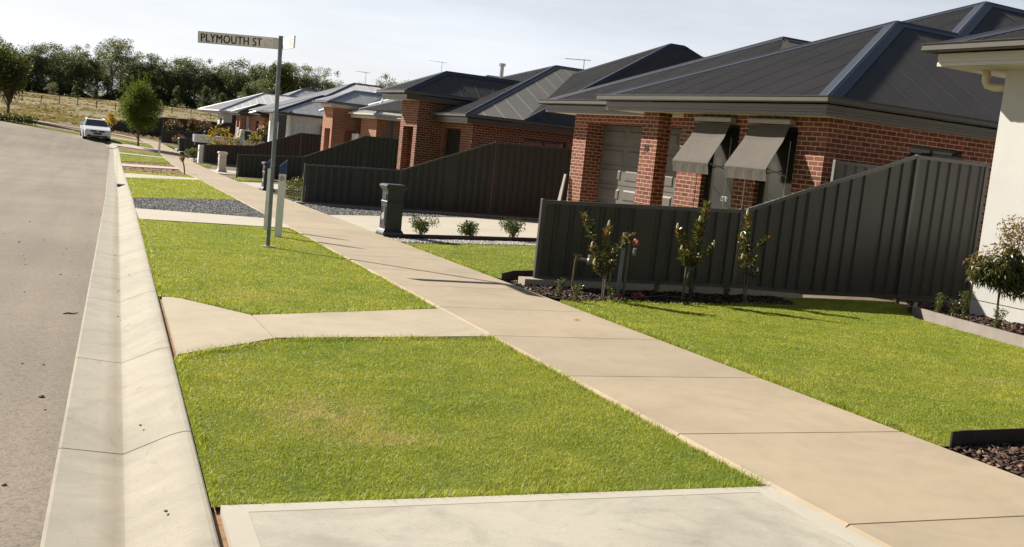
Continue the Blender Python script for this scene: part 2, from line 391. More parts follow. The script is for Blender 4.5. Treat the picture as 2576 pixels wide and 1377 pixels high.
# ------------------------------------------------------------------ mesh helpers
def tag(o, label=None, cat=None, group=None, kind=None):
    if label: o['label'] = label
    if cat: o['category'] = cat
    if group: o['group'] = group
    if kind: o['kind'] = kind
    return o
def empty(name, loc, rz=0, label=None, cat=None, group=None):
    o = bpy.data.objects.new(name, None); COL.objects.link(o)
    o.location = loc; o.rotation_euler = (0, 0, rz); o.empty_display_size = .2
    return tag(o, label, cat, group)
class MB:
    def __init__(s): s.v = []; s.f = []
    def add(s, vs, fs):
        b = len(s.v); s.v += [tuple(v) for v in vs]; s.f += [tuple(b + i for i in f) for f in fs]; return s
    def box(s, x0, x1, y0, y1, z0, z1, ch=0):
        if ch:
            return s.loft([(z0, x0, x1, y0, y1), (z1 - ch, x0, x1, y0, y1), (z1, x0 + ch, x1 - ch, y0 + ch, y1 - ch)])
        return s.add([(x0, y0, z0), (x1, y0, z0), (x1, y1, z0), (x0, y1, z0), (x0, y0, z1), (x1, y0, z1), (x1, y1, z1), (x0, y1, z1)],
                     [(3, 2, 1, 0), (4, 5, 6, 7), (0, 1, 5, 4), (1, 2, 6, 5), (2, 3, 7, 6), (3, 0, 4, 7)])
    def loft(s, lv):           # list of (z, x0, x1, y0, y1)
        vs = []; fs = []
        for z, x0, x1, y0, y1 in lv: vs += [(x0, y0, z), (x1, y0, z), (x1, y1, z), (x0, y1, z)]
        n = len(lv)
        for i in range(n - 1):
            for k in range(4): fs.append((i * 4 + k, i * 4 + (k + 1) % 4, i * 4 + 4 + (k + 1) % 4, i * 4 + 4 + k))
        fs += [(3, 2, 1, 0), tuple((n - 1) * 4 + k for k in range(4))]
        return s.add(vs, fs)
    def tube(s, pts, rad, n=8, cap=True):
        pts = [Vector(p) for p in pts]
        if not isinstance(rad, (list, tuple)): rad = [rad] * len(pts)
        vs = []; fs = []
        for i, p in enumerate(pts):
            d = (pts[min(i + 1, len(pts) - 1)] - pts[max(i - 1, 0)]).normalized()
            a = d.orthogonal().normalized() if i == 0 else (a - d * a.dot(d)).normalized()
            b = d.cross(a)
            for k in range(n):
                t = 2 * math.pi * k / n
                vs.append(p + (a * math.cos(t) + b * math.sin(t)) * rad[i])
        for i in range(len(pts) - 1):
            for k in range(n): fs.append((i * n + k, i * n + (k + 1) % n, i * n + n + (k + 1) % n, i * n + n + k))
        if cap: fs += [tuple(range(n - 1, -1, -1)), tuple((len(pts) - 1) * n + k for k in range(n))]
        return s.add(vs, fs)
    def prism(s, poly, vec):   # extrude a planar polygon (3D points) by vec
        vec = Vector(vec); n = len(poly)
        vs = [Vector(p) for p in poly] + [Vector(p) + vec for p in poly]
        return s.add(vs, [tuple(range(n - 1, -1, -1)), tuple(range(n, 2 * n))] + [(i, (i + 1) % n, n + (i + 1) % n, n + i) for i in range(n)])
    def sweep(s, path, prof, closed=False):   # prof: closed list of (outward, up); outward = right of travel
        pts = [Vector(p) for p in path]; n = len(pts); m = len(prof); vs = []; fs = []
        for i, p in enumerate(pts):
            a = pts[i - 1] if (i > 0 or closed) else None
            c = pts[(i + 1) % n] if (i < n - 1 or closed) else None
            def rt(q, r):
                d = (r - q); d.z = 0; d.normalize(); return Vector((d.y, -d.x, 0))
            if a is None: nv = rt(p, c); k = 1
            elif c is None: nv = rt(a, p); k = 1
            else:
                n1, n2 = rt(a, p), rt(p, c); nv = (n1 + n2).normalized(); k = 1 / max(.3, nv.dot(n1))
            for o, z in prof: vs.append(p + nv * (o * k) + Vector((0, 0, z)))
        for i in range(n if closed else n - 1):
            j = (i + 1) % n
            for q in range(m): fs.append((i * m + q, j * m + q, j * m + (q + 1) % m, i * m + (q + 1) % m))
        if not closed: fs += [tuple(range(m - 1, -1, -1)), tuple((n - 1) * m + q for q in range(m))]
        return s.add(vs, fs)
    def build(s, name, mat, parent=None, smooth=False, uv=False, loc=None):
        me = bpy.data.meshes.new(name); me.from_pydata(s.v, [], s.f); me.update()
        bm = bmesh.new(); bm.from_mesh(me); bmesh.ops.recalc_face_normals(bm, faces=bm.faces); bm.to_mesh(me); bm.free()
        if uv: boxuv(me)
        if smooth:
            for p in me.polygons: p.use_smooth = True
        me.materials.append(MT[mat] if isinstance(mat, str) else mat)
        o = bpy.data.objects.new(name, me); COL.objects.link(o)
        if parent: o.parent = parent
        if loc: o.location = loc
        return o
def boxuv(me):
    l = me.uv_layers.new(name="UVMap")
    for p in me.polygons:
        n = p.normal
        for li in p.loop_indices:
            c = me.vertices[me.loops[li].vertex_index].co
            if abs(n.z) > .75: uv = (c.x, c.y)
            elif abs(n.x) > abs(n.y): uv = (c.y, c.z)
            else: uv = (c.x + .12, c.z)
            l.data[li].uv = uv
def np_mesh(name, V, k, mat, parent=None, smooth=False, idx=None):
    """mesh out of polygons of k corners each; V (n,3)"""
    me = bpy.data.meshes.new(name)
    if idx is None: idx = np.arange(len(V))
    nf = len(idx) // k
    me.vertices.add(len(V)); me.vertices.foreach_set("co", np.asarray(V, dtype=np.float32).ravel())
    me.loops.add(len(idx)); me.loops.foreach_set("vertex_index", np.asarray(idx, dtype=np.int32))
    me.polygons.add(nf); me.polygons.foreach_set("loop_start", np.arange(0, nf * k, k, dtype=np.int32))
    me.polygons.foreach_set("loop_total", np.full(nf, k, dtype=np.int32))
    if smooth: me.polygons.foreach_set("use_smooth", np.ones(nf, dtype=bool))
    me.update(calc_edges=True)
    me.materials.append(MT[mat] if isinstance(mat, str) else mat)
    o = bpy.data.objects.new(name, me); COL.objects.link(o)
    if parent: o.parent = parent
    return o
def dup(root, loc, rz=0, scale=1.0, label=None, group=None):
    r = root.copy(); COL.objects.link(r); r.location = loc; r.rotation_euler = (0, 0, rz)
    r.scale = (scale,) * 3 if isinstance(scale, (int, float)) else scale
    if label: r['label'] = label
    if group: r['group'] = group
    for ch in list(root.children):
        c = ch.copy(); COL.objects.link(c); c.parent = r
        for g in ch.children:
            d = g.copy(); COL.objects.link(d); d.parent = c
    return r
def inpoly(pts, poly):
    x, y = pts[:, 0], pts[:, 1]; ins = np.zeros(len(pts), bool); n = len(poly)
    for i in range(n):
        x1, y1 = poly[i]; x2, y2 = poly[(i + 1) % n]
        c = ((y1 > y) != (y2 > y)) & (x < (x2 - x1) * (y - y1) / ((y2 - y1) or 1e-9) + x1)
        ins ^= c
    return ins
def densify(poly, step):
    out = []
    for i, a in enumerate(poly):
        b = poly[(i + 1) % len(poly)]
        d = math.hypot(b[0] - a[0], b[1] - a[1]); n = max(1, int(d / step))
        out += [(a[0] + (b[0] - a[0]) * k / n, a[1] + (b[1] - a[1]) * k / n) for k in range(n)]
    return out
def sheet(name, poly, off, mat, step=2.0, zf=None, wob=0, depth=0, kind='structure', parent=None):
    """ground-following polygon sheet, optional skirt of given depth"""
    zf = zf or G
    bd = densify(poly, step)
    if wob: bd = [(x + random.uniform(-wob, wob), y + random.uniform(-wob, wob)) for x, y in bd]
    xs = [p[0] for p in bd]; ys = [p[1] for p in bd]
    gx = np.arange(min(xs) + step * .5, max(xs), step); gy = np.arange(min(ys) + step * .5, max(ys), step)
    pts = [Vector(p) for p in bd]
    if len(gx) and len(gy):
        g = np.array([(a, b) for a in gx for b in gy]); g = g[inpoly(g, bd)]
        pts += [Vector((float(a), float(b))) for a, b in g]
    n = len(bd)
    vv, ee, ff, *_ = delaunay_2d_cdt(pts, [(i, (i + 1) % n) for i in range(n)], [], 1, 1e-5)
    V = [(v.x, v.y, zf(v.x, v.y) + off) for v in vv]
    mb = MB(); mb.add(V, [tuple(f) for f in ff])
    if depth:
        b0 = len(mb.v)
        for x, y in bd: mb.v += [(x, y, zf(x, y) + off), (x, y, zf(x, y) + off - depth)]
        for i in range(n):
            j = (i + 1) % n; mb.f.append((b0 + 2 * i, b0 + 2 * j, b0 + 2 * j + 1, b0 + 2 * i + 1))
    me = bpy.data.meshes.new(name); me.from_pydata(mb.v, [], mb.f); me.update()
    for p in me.polygons:
        if p.index < len(ff) and p.normal.z < 0: p.flip()
    me.materials.append(MT[mat])
    o = bpy.data.objects.new(name, me); COL.objects.link(o)
    if kind: o['kind'] = kind
    return o
def area(poly):
    return abs(sum(a[0] * b[1] - b[0] * a[1] for a, b in zip(poly, poly[1:] + poly[:1]))) / 2
def scatter(poly, dens):
    n = int(area(poly) * dens)
    xs = [p[0] for p in poly]; ys = [p[1] for p in poly]
    bb = (max(xs) - min(xs)) * (max(ys) - min(ys)); m = int(n * bb / max(1e-6, area(poly)) * 1.02) + 4
    pts = np.stack([rng.uniform(min(xs), max(xs), m), rng.uniform(min(ys), max(ys), m)], 1)
    return pts[inpoly(pts, poly)]
def Gv(p):
    x, y = p[:, 0], p[:, 1]
    z = np.interp(y, TY, TZ) + .0092 * np.clip(x, -15, 30)
    def s(a, b, t):
        t = np.clip((t - a) / (b - a), 0, 1); return t * t * (3 - 2 * t)
    return z + .08 * np.clip(4 - x, 0, 14) * s(66, 82, y) * (1 - s(95, 140, y))
def grass(poly, label, dens, h=(.022, .042), w=.0024, off=-.012, simple=False):
    p = scatter(poly, dens); n = len(p)
    if n == 0: return
    d = np.hypot(p[:, 0], p[:, 1])
    keep = rng.random(n) < np.clip((7.5 / np.maximum(d, 4)) ** .9, .12, 1); p = p[keep]; d = d[keep]; n = len(p)
    ww = w * np.clip(d / 7.5, .8, 6) ** .95 * rng.uniform(.7, 1.3, n)
    # tussocky height
    hh = rng.uniform(h[0], h[1], n) * (1 + .35 * np.sin(p[:, 0] * 5.1 + 1.3 * np.sin(p[:, 1] * 3.3)) * np.sin(p[:, 1] * 4.3 + p[:, 0]))
    b = np.column_stack([p, Gv(p) + off])
    az = rng.uniform(0, 2 * np.pi, n); ln = rng.normal(.8, .4, n) * hh
    sx = np.stack([np.cos(az), np.sin(az), np.zeros(n)], 1)
    la = az + rng.normal(np.pi / 2, .6, n)
    lean = np.stack([np.cos(la), np.sin(la), np.zeros(n)], 1) * ln[:, None]
    up = np.array([0, 0, 1.0]) * hh[:, None]
    L = b - sx * ww[:, None] / 2; Rr = b + sx * ww[:, None] / 2
    tip = b + up + lean
    if simple:
        V = np.stack([L, Rr, tip], 1).reshape(-1, 3); idx = None
    else:
        mid = b + up * .6 + lean * .35
        m1 = mid - sx * ww[:, None] * .42; m2 = mid + sx * ww[:, None] * .42
        V = np.stack([L, Rr, m2, m1, tip], 1).reshape(-1, 3)
        base = (np.arange(n) * 5)[:, None]
        idx = (base + np.array([0, 1, 2, 0, 2, 3, 3, 2, 4])[None]).ravel()
    o = np_mesh("lawn_grass", V, 3, 'grass', idx=idx)
    tag(o, label, "grass", None, 'stuff')
def stones(name, poly, dens, size, mat, label, cat, off=0.0, flat=.7, elong=1.0):
    p = scatter(poly, dens); n = len(p)
    sz = size * rng.uniform(.5, 1.4, n)
    base = np.array([(1, 0, 0), (0, 1, 0), (-1, 0, 0), (0, -1, 0), (0, 0, 1), (0, 0, -1)], float)
    fc = np.array([(0, 1, 4), (1, 2, 4), (2, 3, 4), (3, 0, 4), (1, 0, 5), (2, 1, 5), (3, 2, 5), (0, 3, 5)])
    A = base[None] * rng.uniform(.6, 1.25, (n, 6, 1)); A[:, :, 2] *= flat; A[:, :, 0] *= elong
    az = rng.uniform(0, 2 * np.pi, n); tl = rng.normal(0, .35, n)
    c, s = np.cos(az)[:, None], np.sin(az)[:, None]; ct, st = np.cos(tl)[:, None], np.sin(tl)[:, None]
    x0, y0, z0 = A[..., 0], A[..., 1], A[..., 2]
    x1 = x0 * ct + z0 * st; z1 = -x0 * st + z0 * ct
    V = np.stack([x1 * c - y0 * s, x1 * s + y0 * c, z1], 2) * sz[:, None, None] * .5
    V += np.column_stack([p, Gv(p) + off + rng.uniform(0, size * .3, n)])[:, None, :]
    idx = ((np.arange(n) * 6)[:, None, None] + fc[None]).ravel()
    o = np_mesh(name, V.reshape(-1, 3), 3, mat, idx=idx)
    tag(o, label, cat, None, 'stuff')
    return o
def leaves(name, pos, dirs, L, W, mat, parent, fold=.25, droop=.15):
    """pos,dirs (n,3); two-quad folded leaves"""
    pos = np.asarray(pos, float); n = len(pos)
    if n == 0: return None
    d = np.asarray(dirs, float); d /= np.linalg.norm(d, axis=1)[:, None] + 1e-9
    rnd = rng.normal(size=(n, 3)); side = np.cross(d, rnd); side /= np.linalg.norm(side, axis=1)[:, None] + 1e-9
    nr = np.cross(side, d)
    L = np.asarray(L)[:, None] if np.ndim(L) else np.full((n, 1), L)
    W = np.asarray(W)[:, None] if np.ndim(W) else np.full((n, 1), W)
    c = pos + d * L * .5 - nr * W * fold; t = pos + d * L - np.array([0, 0, 1]) * L * droop
    l = pos + d * L * .48 - side * W * .5; r = pos + d * L * .48 + side * W * .5
    V = np.stack([pos, r, t, c, l], 1).reshape(-1, 3)
    idx = ((np.arange(n) * 5)[:, None] + np.array([0, 1, 2, 3, 0, 3, 2, 4])[None]).ravel()
    return np_mesh(name, V, 4, mat, parent, idx=idx)
def rdirs(n, up=.3):
    d = rng.normal(size=(n, 3)); d /= np.linalg.norm(d, axis=1)[:, None]; d[:, 2] += up
    return d
def clumps(n, centers, rad, sq=(1, 1, 1)):
    """n points in blobs round the centres"""
    centers = np.asarray(centers, float); k = rng.integers(0, len(centers), n)
    r = np.asarray(rad); rr = r[k] if np.ndim(r) else np.full(n, r)
    off = rng.normal(size=(n, 3)); off /= np.linalg.norm(off, axis=1)[:, None]
    off *= (rng.random(n) ** .45)[:, None] * rr[:, None] * np.array(sq)
    return centers[k] + off, off

def text_mesh(name, s, size, mat, parent, M4, offset=0.0, xs=1.0, depth=.001):
    cu = bpy.data.curves.new(name, 'FONT'); cu.body = s; cu.size = size; cu.extrude = depth; cu.offset = offset
    cu.align_x = 'LEFT'; cu.space_character = 1.08
    o = bpy.data.objects.new(name + "_tmp", cu); COL.objects.link(o)
    me = bpy.data.meshes.new_from_object(o.evaluated_get(bpy.context.evaluated_depsgraph_get()))
    COL.objects.unlink(o); bpy.data.objects.remove(o)
    me.transform(Matrix.Diagonal((xs, 1, 1, 1))); me.transform(M4)
    me.name = name; me.materials.clear(); me.materials.append(MT[mat])
    r = bpy.data.objects.new(name, me); COL.objects.link(r); r.parent = parent
    return r

# ================================================================== SETTING
def gz(x, y):
    a = 87.5 if x < -4 else 100
    return G(x, y) - .30 * (1 - sm(a, a + 7, y))
xs = [-160, -110, -80, -60, -45] + list(range(-36, 40, 3)) + [45, 60, 80, 110, 160, 240]
ys = [-40, -20, -8] + list(range(-4, 130, 3)) + list(range(132, 300, 8)) + [310, 340, 400, 500, 700]
mb = MB(); nx = len(xs)
for y in ys:
    for x in xs: mb.v.append((x, y, gz(x, y) + (.10 * math.sin(x * .31 + y * .13) * math.sin(y * .21) if y > 112 else 0)))
for j in range(len(ys) - 1):
    for i in range(nx - 1): mb.f.append((j * nx + i, j * nx + i + 1, (j + 1) * nx + i + 1, (j + 1) * nx + i))
g = mb.build("ground", 'paddock', smooth=True); g['kind'] = 'structure'

KB = [(.48, -6), (.48, 30), (.42, 42), (.30, 65), (.24, 73), (.14, 77.5), (-.12, 80.3), (-.6, 82.0), (-1.4, 83.1), (-2.7, 83.8), (-5.2, 84.6), (-8.1, 86.4), (-14, 88.8), (-30, 93)]
def kx(y): return float(np.interp(y, [p[1] for p in KB[:7]], [p[0] for p in KB[:7]]))
def road_z(x, y): return G(x, y) + .018 * min(6, max(0, -.2 - x)) * (1 - sm(60, 75, y))
lip = [(x - .672, y) if i < 7 else (x - .45 + .05 * (i - 7), y - .5) for i, (x, y) in enumerate(KB)]
sheet("road", lip + [(-45, 97), (-45, -6)], -.0955, 'asphalt', 2.5, road_z)
# kerb and channel, cast in lengths with open joints between them
pts = []
for (a, b) in zip(KB, KB[1:]):
    n = max(1, int(math.dist(a, b) / 1.0))
    pts += [(a[0] + (b[0] - a[0]) * k / n, a[1] + (b[1] - a[1]) * k / n) for k in range(n)]
pts.append(KB[-1])
prof = [(-.685, -.30), (-.685, -.106), (-.678, -.099), (-.665, -.097), (-.37, -.133), (-.352, -.132), (-.335, -.126), (-.12, -.028), (-.085, -.015), (-.055, -.007), (-.03, -.003), (-.012, -.004), (-.003, -.009), (0, -.018), (0, -.30)]
joints = [-3, .4, 3.1, 5.93, 8.4, 11.55, 13.4, 16.0, 18.9, 21.9, 25, 28, 31, 34.2, 37.5, 41, 45, 49, 53, 57, 61, 65, 69, 73, 77]
mb = MB()
def seg(a, b):
    pp = [(.48 if y < 30 else kx(y), y) for y in np.linspace(a, b, 4)]
    mb.sweep([(x, y, G(x, y)) for x, y in pp], prof)
for a, b in zip(joints, joints[1:]): seg(a + .0065, b - .0065)
tail = [p for p in pts if p[1] > 77.2 or p[0] < -.1]
mb.sweep([(x, y, G(x, y)) for x, y in tail], prof)
k = mb.build("kerb", 'kerb', smooth=True); k.data.set_sharp_from_angle(angle=R_(11)); k['kind'] = 'structure'
mb = MB(); mb.sweep([(kx(y), y, G(kx(y), y) - .014) for y in np.linspace(-4, 77, 60)], [(o * .985, z) for o, z in prof])
mb.build("kerb_joint", 'joint')['kind'] = 'structure'

PLY = [-6, 40, 47.4, 67, 76, 85, 92]; PLX = [3.44, 3.40, 3.30, 3.12, 2.9, 2.6, 2.15]
def pl(y): return float(np.interp(y, PLY, PLX))
def pr(y): return pl(y) + (1.82 if y < 60 else 1.82 - .01 * (y - 60))
jy = [-3, -1.1, .55, 2.2, 4.04, 5.72, 7.46, 9.26, 11.05, 12.9, 14.7, 16.5, 18.3, 20.2, 22.0, 23.8, 25.6, 27.4] + [29.2 + 1.8 * i for i in range(36)]
mb = MB()
def slab(q, top=.012, ch=.014, bot=-.16, ch_l=None):
    """paving slab with softened arrises, q = four ground corners counter-clockwise from near left"""
    c = Vector((sum(p[0] for p in q) / 4, sum(p[1] for p in q) / 4))
    def ins(p, d):
        v = Vector(p) - c; return (p[0] - math.copysign(d, v.x), p[1] - math.copysign(.004, v.y))
    V = [(x, y, G(x, y) + bot) for x, y in q] + [(x, y, G(x, y) + top - ch) for x, y in q]
    V += [(*ins(p, ch * (ch_l or 1)), G(*p) + top) for p in q]
    F = [(0, 1, 5, 4), (1, 2, 6, 5), (2, 3, 7, 6), (3, 0, 4, 7), (4, 5, 9, 8), (5, 6, 10, 9), (6, 7, 11, 10), (7, 4, 8, 11), (8, 9, 10, 11)]
    mb.add(V, F)
for a, b in zip(jy, jy[1:]):
    w = [random.uniform(-.012, .012) for _ in range(2)]
    slab([(pl(a), a + .003), (pr(a), a + .003), (pr(b), b - .003), (pl(b), b - .003)], ch=.018, ch_l=1.5)
far = [(pl(92), 92.1), (1.93, 94.2), (1.2, 95.4), (-.5, 96.3), (-4, 97.0), (-9, 97.8), (-18, 99)]
far2 = [(pr(92), 92.1), (3.5, 95.0), (2.2, 97.0), (-.3, 98.0), (-4, 98.7), (-9, 99.5), (-18, 100.7)]
for i in range(len(far) - 1): slab([far[i], far2[i], far2[i + 1], far[i + 1]])
mb.build("footpath", 'path')['kind'] = 'structure'
sheet("footpath_bed", [(pl(y) + .03, y) for y in jy] + [(pr(y) - .03, y) for y in reversed(jy)], -.012, 'joint', 2.5)

# verge and lots under everything
sheet("verge", [(kx(y) - .02, y) for y in [-6, 10, 30, 42, 55, 65, 73, 77, 80]] + [(-1.3, 83), (-5, 85), (-14, 89.5), (-18, 101), (-2, 98.5), (3.2, 95)] + [(pl(y) + .1, y) for y in (90, 76, 67, 47, 40, -6)], -.035, 'dirt', 2.5)
sheet("lot_ground", [(5.1, -6), (5.1, 60), (4.6, 85), (3.9, 92), (2, 99), (-18, 104), (-18, 108), (45, 108), (45, -6)], -.04, 'yard', 3)

# cross path, kerb crossing flare and driveways
A = XY(397, 748); Bq = XY(437, 894)
fl = [A, XY(437, 893), XY(500, 884), XY(570, 873), XY(640, 861), XY(688, 852), XY(632, 794), XY(570, 779), XY(520, 767), XY(455, 752), XY(425, 748)]
fl[0] = (.515, A[1]); fl[1] = (.515, fl[1][1])
sheet("path_flare", fl, .004, 'cross', .8, depth=.12)
q = [XY(691, 851), (3.425, XY(1245, 847)[1]), (3.425, XY(1095, 777)[1]), XY(635, 793.5)]
sheet("cross_path", q, .004, 'cross', .8, depth=.12)
dy = 4.64
sheet("driveway_edge", [(.52, -5), (.63, -5), (.63, dy - .10), (3.30, dy - .06), (3.30, -5), (3.42, -5), (3.42, dy + .03), (.52, dy)], .0045, 'drive_edge', 1.0, depth=.15)
sheet("driveway", [(.60, -5), (3.32, -5), (3.32, dy - .04), (.60, dy - .08)], .0032, 'drive', 1.0)
def crossing(p, lab, mat='drive2', right=None):
    sheet(lab, p, .004, mat, 1.5, depth=.1)
crossing([(.5, 21.75), (3.41, 21.75), (3.41, 24.3), (.47, 24.9)], "driveway")
crossing([(pr(23) + .01, 20.9), (14, 22.6), (14, 30.9), (11, 31.1), (pr(27) + .01, 27.2)], "driveway")
crossing([(.40, 42.9), (3.34, 45.9), (3.30, 48.2), (.39, 47.8)], "driveway")
crossing([(pr(43) + .01, 42.0), (16, 43.5), (16, 50.5), (pr(47) + .01, 47.6)], "driveway")
crossing([(.33, 57.5), (3.2, 59.2), (3.2, 61.5), (.31, 61.0)], "driveway")
crossing([(5.0, 57.5), (12, 58.5), (12, 64.5), (5.0, 62.5)], "driveway")
crossing([(.22, 72.6), (2.98, 72.8), (2.96, 73.6), (.2, 73.5)], "driveway")
crossing([(.0, 78.6), (2.82, 78.6), (2.75, 82.2), (-.6, 82.2)], "driveway")
sheet("driveway", [(4.75, 72.9), (16, 74), (16, 79.5), (4.6, 78)], .004, 'drive2', 1.0, lambda x, y: G(x, y) + .42 * sm(4.9, 7.0, x), depth=.6)
crossing([(4.45, 82.8), (9, 83.5), (9, 88.5), (4.3, 87.5)], "driveway")
crossing([(-.6, 88.5), (2.4, 88.8), (2.25, 90.6), (-.8, 90.2)], "driveway")
crossing([(-16, 92.5), (-3, 89.5), (-3.2, 90.8), (-16, 94)], "driveway")

# lawns (turf under the blades)
L_near = [(.483, dy + .02), (3.415, dy + .05), (3.425, XY(1245, 850)[1] - .03), XY(1100, 851.5), XY(900, 852.5), XY(760, 853.5), XY(690, 857), XY(640, 865), XY(570, 877), XY(500, 888), (.483, XY(437, 898)[1])]
L_mid = [(.483, XY(397, 744)[1]), XY(425, 744), XY(520, 763), XY(570, 775), XY(630, 790), XY(800, 787), XY(950, 781.5), (3.42, XY(1095, 773)[1]), (3.41, 21.65), (.47, 21.65)]
L_three = [(.46, 28.9), (3.38, 26.7 + 4.0), (3.38, 31.5), (3.36, 38), (3.34, 45.7), (.41, 42.6), (.44, 34)]
L_three = [(.46, 29.3), (3.39, 32.0), (3.37, 40), (3.34, 45.8), (.41, 42.7), (.44, 36)]
L_four = [(.40, 48.0), (3.3, 48.6), (3.28, 50.9), (.38, 50.6)]
L_five = [(.29, 64.8), (3.13, 67.4), (2.98, 72.6), (.23, 72.4)]
L_six = [(.2, 73.7), (2.95, 73.8), (2.9, 76.0), (.17, 75.9)]
L_sev = [(-.7, 83.0), (2.6, 82.7), (2.5, 88.3), (-1.0, 88.2)]
L_eig = [(-16, 90.2), (-3.2, 86.2), (-1.3, 85.0), (-1.2, 88.3), (-3.2, 89.3), (-16, 92.3)]
L_right = [(5.29, 5.42), (5.29, 12.0)] + [XY(1430, 758), XY(1600, 762), XY(2000, 768), (9.5, 13.0), (9.6, 13.62), (11.9, 13.62), (11.35, 12.7), XY(2300, 800), XY(2400, 826), XY(2576, 875), XY(2720, 925), (9.7, 5.4)]
L_back = [(5.28, 14.6), XY(1270, 702), XY(1345, 697), (12.5, 15.4), (12.5, 21.6), XY(1350, 619), XY(1180, 614), XY(1020, 611)]
L_f2 = [(5.2, 49.2), (5.2, 52.6), (10, 53.0), (10, 51.2), XY(840, 458)]
L_r3 = [(5.2, 35.2), (5.2, 37.4), (11, 38.2), (11, 35.0)]
L_r5 = [(4.7, 89.2), (6, 93), (3.8, 94.2), (2.2, 93.6)]
L_r4 = [(5.0, 66.5), (5.0, 70.4), (5.7, 70.4), (5.4, 66.5)]
lawns = [(L_near, 27000, "bright short grass on the near verge beside the bottom driveway, with a straw coloured worn patch"),
         (L_mid, 20000, "green grass on the verge round the street name pole"),
         (L_three, 5200, "mown yellow-green grass on the verge beyond the grey gravel strip"),
         (L_four, 3200, "narrow strip of grass beyond the third driveway crossing"),
         (L_five, 2600, "sunlit grass on the verge beyond the bare dirt"),
         (L_six, 2600, "thin grass strip before the round street tree"),
         (L_sev, 1500, "grass beside the parked white wagon"),
         (L_eig, 1000, "grass strip along the far bend of the road"),
         (L_right, 19000, "green front lawn between the footpath and the charcoal fence"),
         (L_back, 5200, "lawn patch beyond the nearest charcoal fence by three small shrubs"),
         (L_f2, 2600, "grass strip along the foot of the third fence"),
         (L_r3, 2600, "small lawn behind the low hedge"),
         (L_r5, 1200, "far lawn patch beside the end of the footpath"), (L_r4, 1500, "little wedge of grass by the white letterbox")]
for poly, dn, lab in lawns:
    sheet("lawn", poly, -.010, 'turf', 1.5)
    grass(poly, lab, dn, simple=poly[0][1] > 25, h=(.0095, .019) if poly[0][1] < 25 else (.03, .05))
# longer fringe where the mower does not reach
def fringe(line, wid, dens, lab):
    l = [Vector(p) for p in line]; r = []
    for i, p in enumerate(l):
        d = (l[min(i + 1, len(l) - 1)] - l[max(0, i - 1)]).normalized(); r.append((p.x - d.y * wid, p.y + d.x * wid))
    grass([tuple(p) for p in l] + r[::-1], lab, dens, h=(.028, .055), w=.0032)
fringe([(5.29, 5.5), (5.29, 8), (5.29, 12.0)], -.11, 7000, "longer grass fringe along the right edge of the footpath")
fringe([(.53, dy + .015), (2, dy + .03), (3.4, dy + .045)], .07, 6000, "longer grass fringe along the bottom driveway edge")
fringe([(3.415, 4.7), (3.42, 7), (3.42, 9.2)], .05, 6000, "longer grass fringe along the left edge of the footpath")
fringe([XY(1440, 758), XY(1600, 763), XY(2000, 769), XY(2280, 776)], -.08, 5500, "longer grass fringe before the dark mulch bed")
fringe([(.5, 11.2), (.49, 16), (.475, 21.5)], -.05, 5000, "longer grass fringe behind the kerb")
fringe([(.5, 4.8), (.5, 8.0)], -.035, 5000, "longer grass fringe behind the nearest kerb length")

fringe([(.5, XY(437, 898)[1]), XY(500, 887), XY(570, 876), XY(640, 864), XY(690, 856), XY(900, 851.5), XY(1100, 850.5), (3.42, XY(1245, 849)[1])], -.07, 8000, "longer grass fringe along the near side of the cross path")
fringe([(.5, XY(397, 745)[1]), XY(425, 745), XY(520, 764), XY(570, 776), XY(630, 791), XY(800, 788), XY(950, 782), (3.42, XY(1095, 774)[1])], .09, 6500, "longer grass fringe along the far side of the cross path")
fringe([(3.405, 11.3), (3.40, 16), (3.39, 21.6)], .06, 5000, "longer grass fringe along the footpath beyond the cross path")
fringe([(5.29, 14.7), (5.28, 17), (5.27, 19.6)], -.09, 4500, "longer grass fringe by the footpath beyond the fence")
# gravel, dirt, beds
gv = [(.47, 25.0), (3.41, 24.4), (3.39, 31.9), (.46, 29.2)]
sheet("gravel_strip", gv, -.022, 'gravel_base', 1.2)
stones("gravel", gv, 620, .045, 'stone', "dark grey gravel strip across the verge", "gravel", -.015)
gr = [(5.29, 27.4), (11, 31.2), (14, 31.0), (14, 32.1), (5.5, 32.1), (5.29, 31.5)]
sheet("gravel_bed", gr, -.026, 'gravel_base', 1.5)
stones("gravel", gr, 420, .05, 'stone', "dark grey gravel along the second fence", "gravel", -.015)
g3 = [(5.2, 33.0), (5.2, 41.8), (5.9, 41.9), (5.9, 38), (7.5, 38), (7.5, 33)]
sheet("gravel_bed", g3, -.03, 'gravel_base', 1.5)
stones("gravel", g3, 160, .06, 'stone', "brownish grey gravel beyond the second fence", "gravel", -.02)
peb = [XY(972, 600), XY(1010, 609), XY(1180, 613), XY(1352, 618), (12.6, 21.7), (12.6, 22.3), XY(1352, 609), XY(1180, 603), XY(1010, 599)]
sheet("pebble_strip", peb, -.015, 'gravel_base', 1.0)
stones("pebbles", peb, 900, .04, 'pebble', "white pebble strip before the dark garden edging", "pebbles", -.012)
shb = [XY(985, 597), XY(1180, 601), XY(1352, 607), (12.8, 22.35), (12.8, 22.9), XY(1000, 593)]
sheet("shrub_bed", shb, -.02, 'bed', 1.2)
dirt1 = [(.38, 50.8), (3.27, 51.2), (3.2, 58.9), (.34, 57.2)]
dirt2 = [(.31, 61.3), (3.18, 61.8), (3.13, 67.0), (.29, 64.6)]
for i, dd in enumerate((dirt1, dirt2)):
    stones("dry_litter", dd, 9, .07, 'dry', ["dry straw litter on the near bare dirt strip", "dry straw litter on the farther bare dirt strip"][i], "straw", -.02, .25, 2.2)
bed1 = [XY(1282, 706), XY(1340, 736), XY(1430, 757), XY(1600, 762), XY(2000, 768), (9.45, 12.95), (9.6, 13.62), (9.6, 13.8), (5.5, 13.85)]
sheet("mulch_bed", bed1, -.006, 'bed', 1.0)
